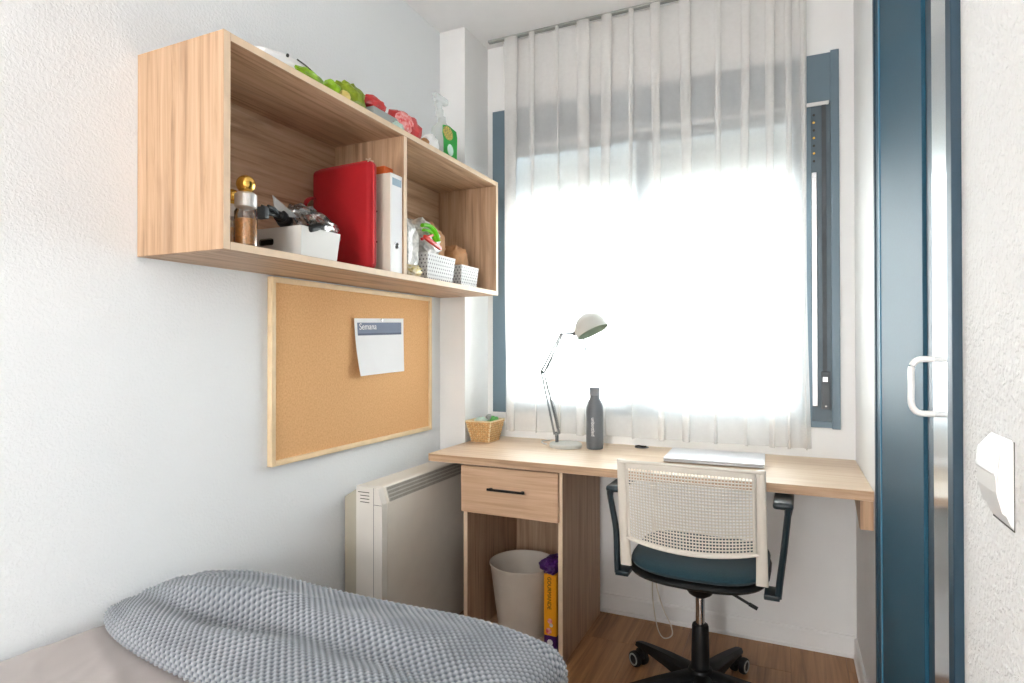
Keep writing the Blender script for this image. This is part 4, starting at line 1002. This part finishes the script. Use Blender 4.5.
top_blob('olive_packet', 'larger olive and lime crumpled packet on the shelf top', 'packet', M['limed'], (.262, 1.452, ZT+.026), (.026, .062, .042), 54, .26)
top_blob('cream_wrapper', 'tiny cream wrapper beside the larger olive packet', 'packet', mk('cream_wrapper', '#e7cf7a', .5, var=.1), (.283, 1.402, ZT+.010), (.010, .020, .016), 60)
sl = thing('grey_card_folder', 'flat grey card folder sticking out under the red wrapper', 'folder', (.2, 1.60, ZT))
bm = nb(); bx(bm, .10, .285, 1.535, 1.665, ZT+.0005, ZT+.034, .004); part('folder_body', bm, M['greyslab'], sl)
top_blob('red_wrapper', 'small red wrapper lying on the grey card folder', 'packet', M['redw'], (.250, 1.578, ZT+.056), (.024, .050, .022), 55)
top_blob('white_green_sachet', 'white and green sachet between grey folder and red snack bag', 'packet', M['mint'], (.285, 1.665, ZT+.010), (.010, .030, .012), 61)
rb = thing('red_snack_bag', 'large red and pink snack bag at the middle of the shelf top', 'bag', (.25, 1.76, ZT))
bm = nb(); blob(bm, (.250, 1.750, ZT+.030), .032, .090, .056, 56, .18, .75, flatb=ZT+.0005, nu=16, nv=10); part('bag_body', bm, M['redw'], rb, smooth=False)
bm = nb(); blob(bm, (.272, 1.720, ZT+.040), .016, .045, .034, 57, .2, .8, flatb=ZT+.001, nu=14, nv=9); part('printed_panel', bm, M['pink'], rb, 'pink and white printed panel', smooth=False)
top_blob('pink_print_sachet', 'small pink printed sachet right of the red snack bag', 'packet', M['kraft'], (.275, 1.846, ZT+.010), (.010, .020, .018), 62)
top_blob('white_pink_pouch', 'white pouch with pink print left of the green spray bottle', 'packet', M['binder_w'], (.262, 1.905, ZT+.022), (.022, .040, .036), 58)
sy_ = 1.988; sx_ = .262
sp_ = thing('spray_bottle', 'spray bottle with green label and clear trigger head on the shelf top', 'bottle', (sx_, sy_, ZT))
bm = nb(); nn = 36
def sect(a, b, z):
    return [bm.verts.new((sx_+a*math.copysign(abs(math.cos(2*PI*k/nn))**.7, math.cos(2*PI*k/nn)), sy_+b*math.copysign(abs(math.sin(2*PI*k/nn))**.7, math.sin(2*PI*k/nn)), ZT+z)) for k in range(nn)]
rs_ = [sect(*q) for q in ((.026, .055, .0005), (.030, .058, .004), (.030, .058, .05), (.029, .056, .085), (.027, .050, .105), (.020, .036, .120), (.012, .016, .135), (.011, .013, .155))]
for q, w in zip(rs_, rs_[1:]):
    for k in range(nn): bm.faces.new((q[k], q[(k+1) % nn], w[(k+1) % nn], w[k]))
bm.faces.new(rs_[0]); bm.faces.new(rs_[-1]); part('bottle_body', bm, M['clearw'], sp_, 'milky clear body')
bm = nb(); pl_ = [(sy_-.042, ZT+.003), (sy_+.056, ZT+.003), (sy_+.059, ZT+.09), (sy_+.052, ZT+.110), (sy_-.004, ZT+.116), (sy_-.048, ZT+.106), (sy_-.05, ZT+.075), (sy_-.042, ZT+.055)]
prism(bm, pl_, 0, sx_+.0302, sx_+.0316); gl = part('front_label', bm, M['greenl'], sp_, 'green front label', smooth=False)
bm = nb(); lathe(bm, [(.031, 0), (.031, .0012)], 26, (sx_+.0317, sy_-.012, ZT+.085), Matrix.Rotation(PI/2, 3, 'Y')); bmesh.ops.scale(bm, vec=(1, 1.15, .8), space=Matrix.Translation((-sx_, -(sy_-.012), -(ZT+.085))), verts=bm.verts); part('emblem', bm, M['ylab'], gl, 'yellow oval emblem', smooth=False)
bm = nb(); lathe(bm, [(.022, 0), (.022, .0006)], 20, (sx_+.0317, sy_+.006, ZT+.026), Matrix.Rotation(PI/2, 3, 'Y')); part('pale_disc', bm, M['mint'], gl, 'pale round print', smooth=False)
bm = nb(); lathe(bm, [(.014, .150), (.015, .152), (.015, .175), (.010, .180), (.009, .205)], 20, (sx_, sy_-.02, ZT)); 
for v_ in bm.verts: pass
bx(bm, sx_-.012, sx_+.012, sy_-.055, sy_+.030, ZT+.205, ZT+.232, .008, seg=3)
tube(bm, catmull([(sx_, sy_-.035, ZT+.208), (sx_, sy_-.045, ZT+.19), (sx_, sy_-.044, ZT+.165)], 4), .005, 8); bx(bm, sx_-.006, sx_+.006, sy_-.066, sy_-.054, ZT+.212, ZT+.226, .003)
lathe(bm, [(.012, .13), (.012, .155)], 16, (sx_, sy_-.01, ZT))
part('trigger_head', bm, M['clearw'], sp_, 'clear trigger head')
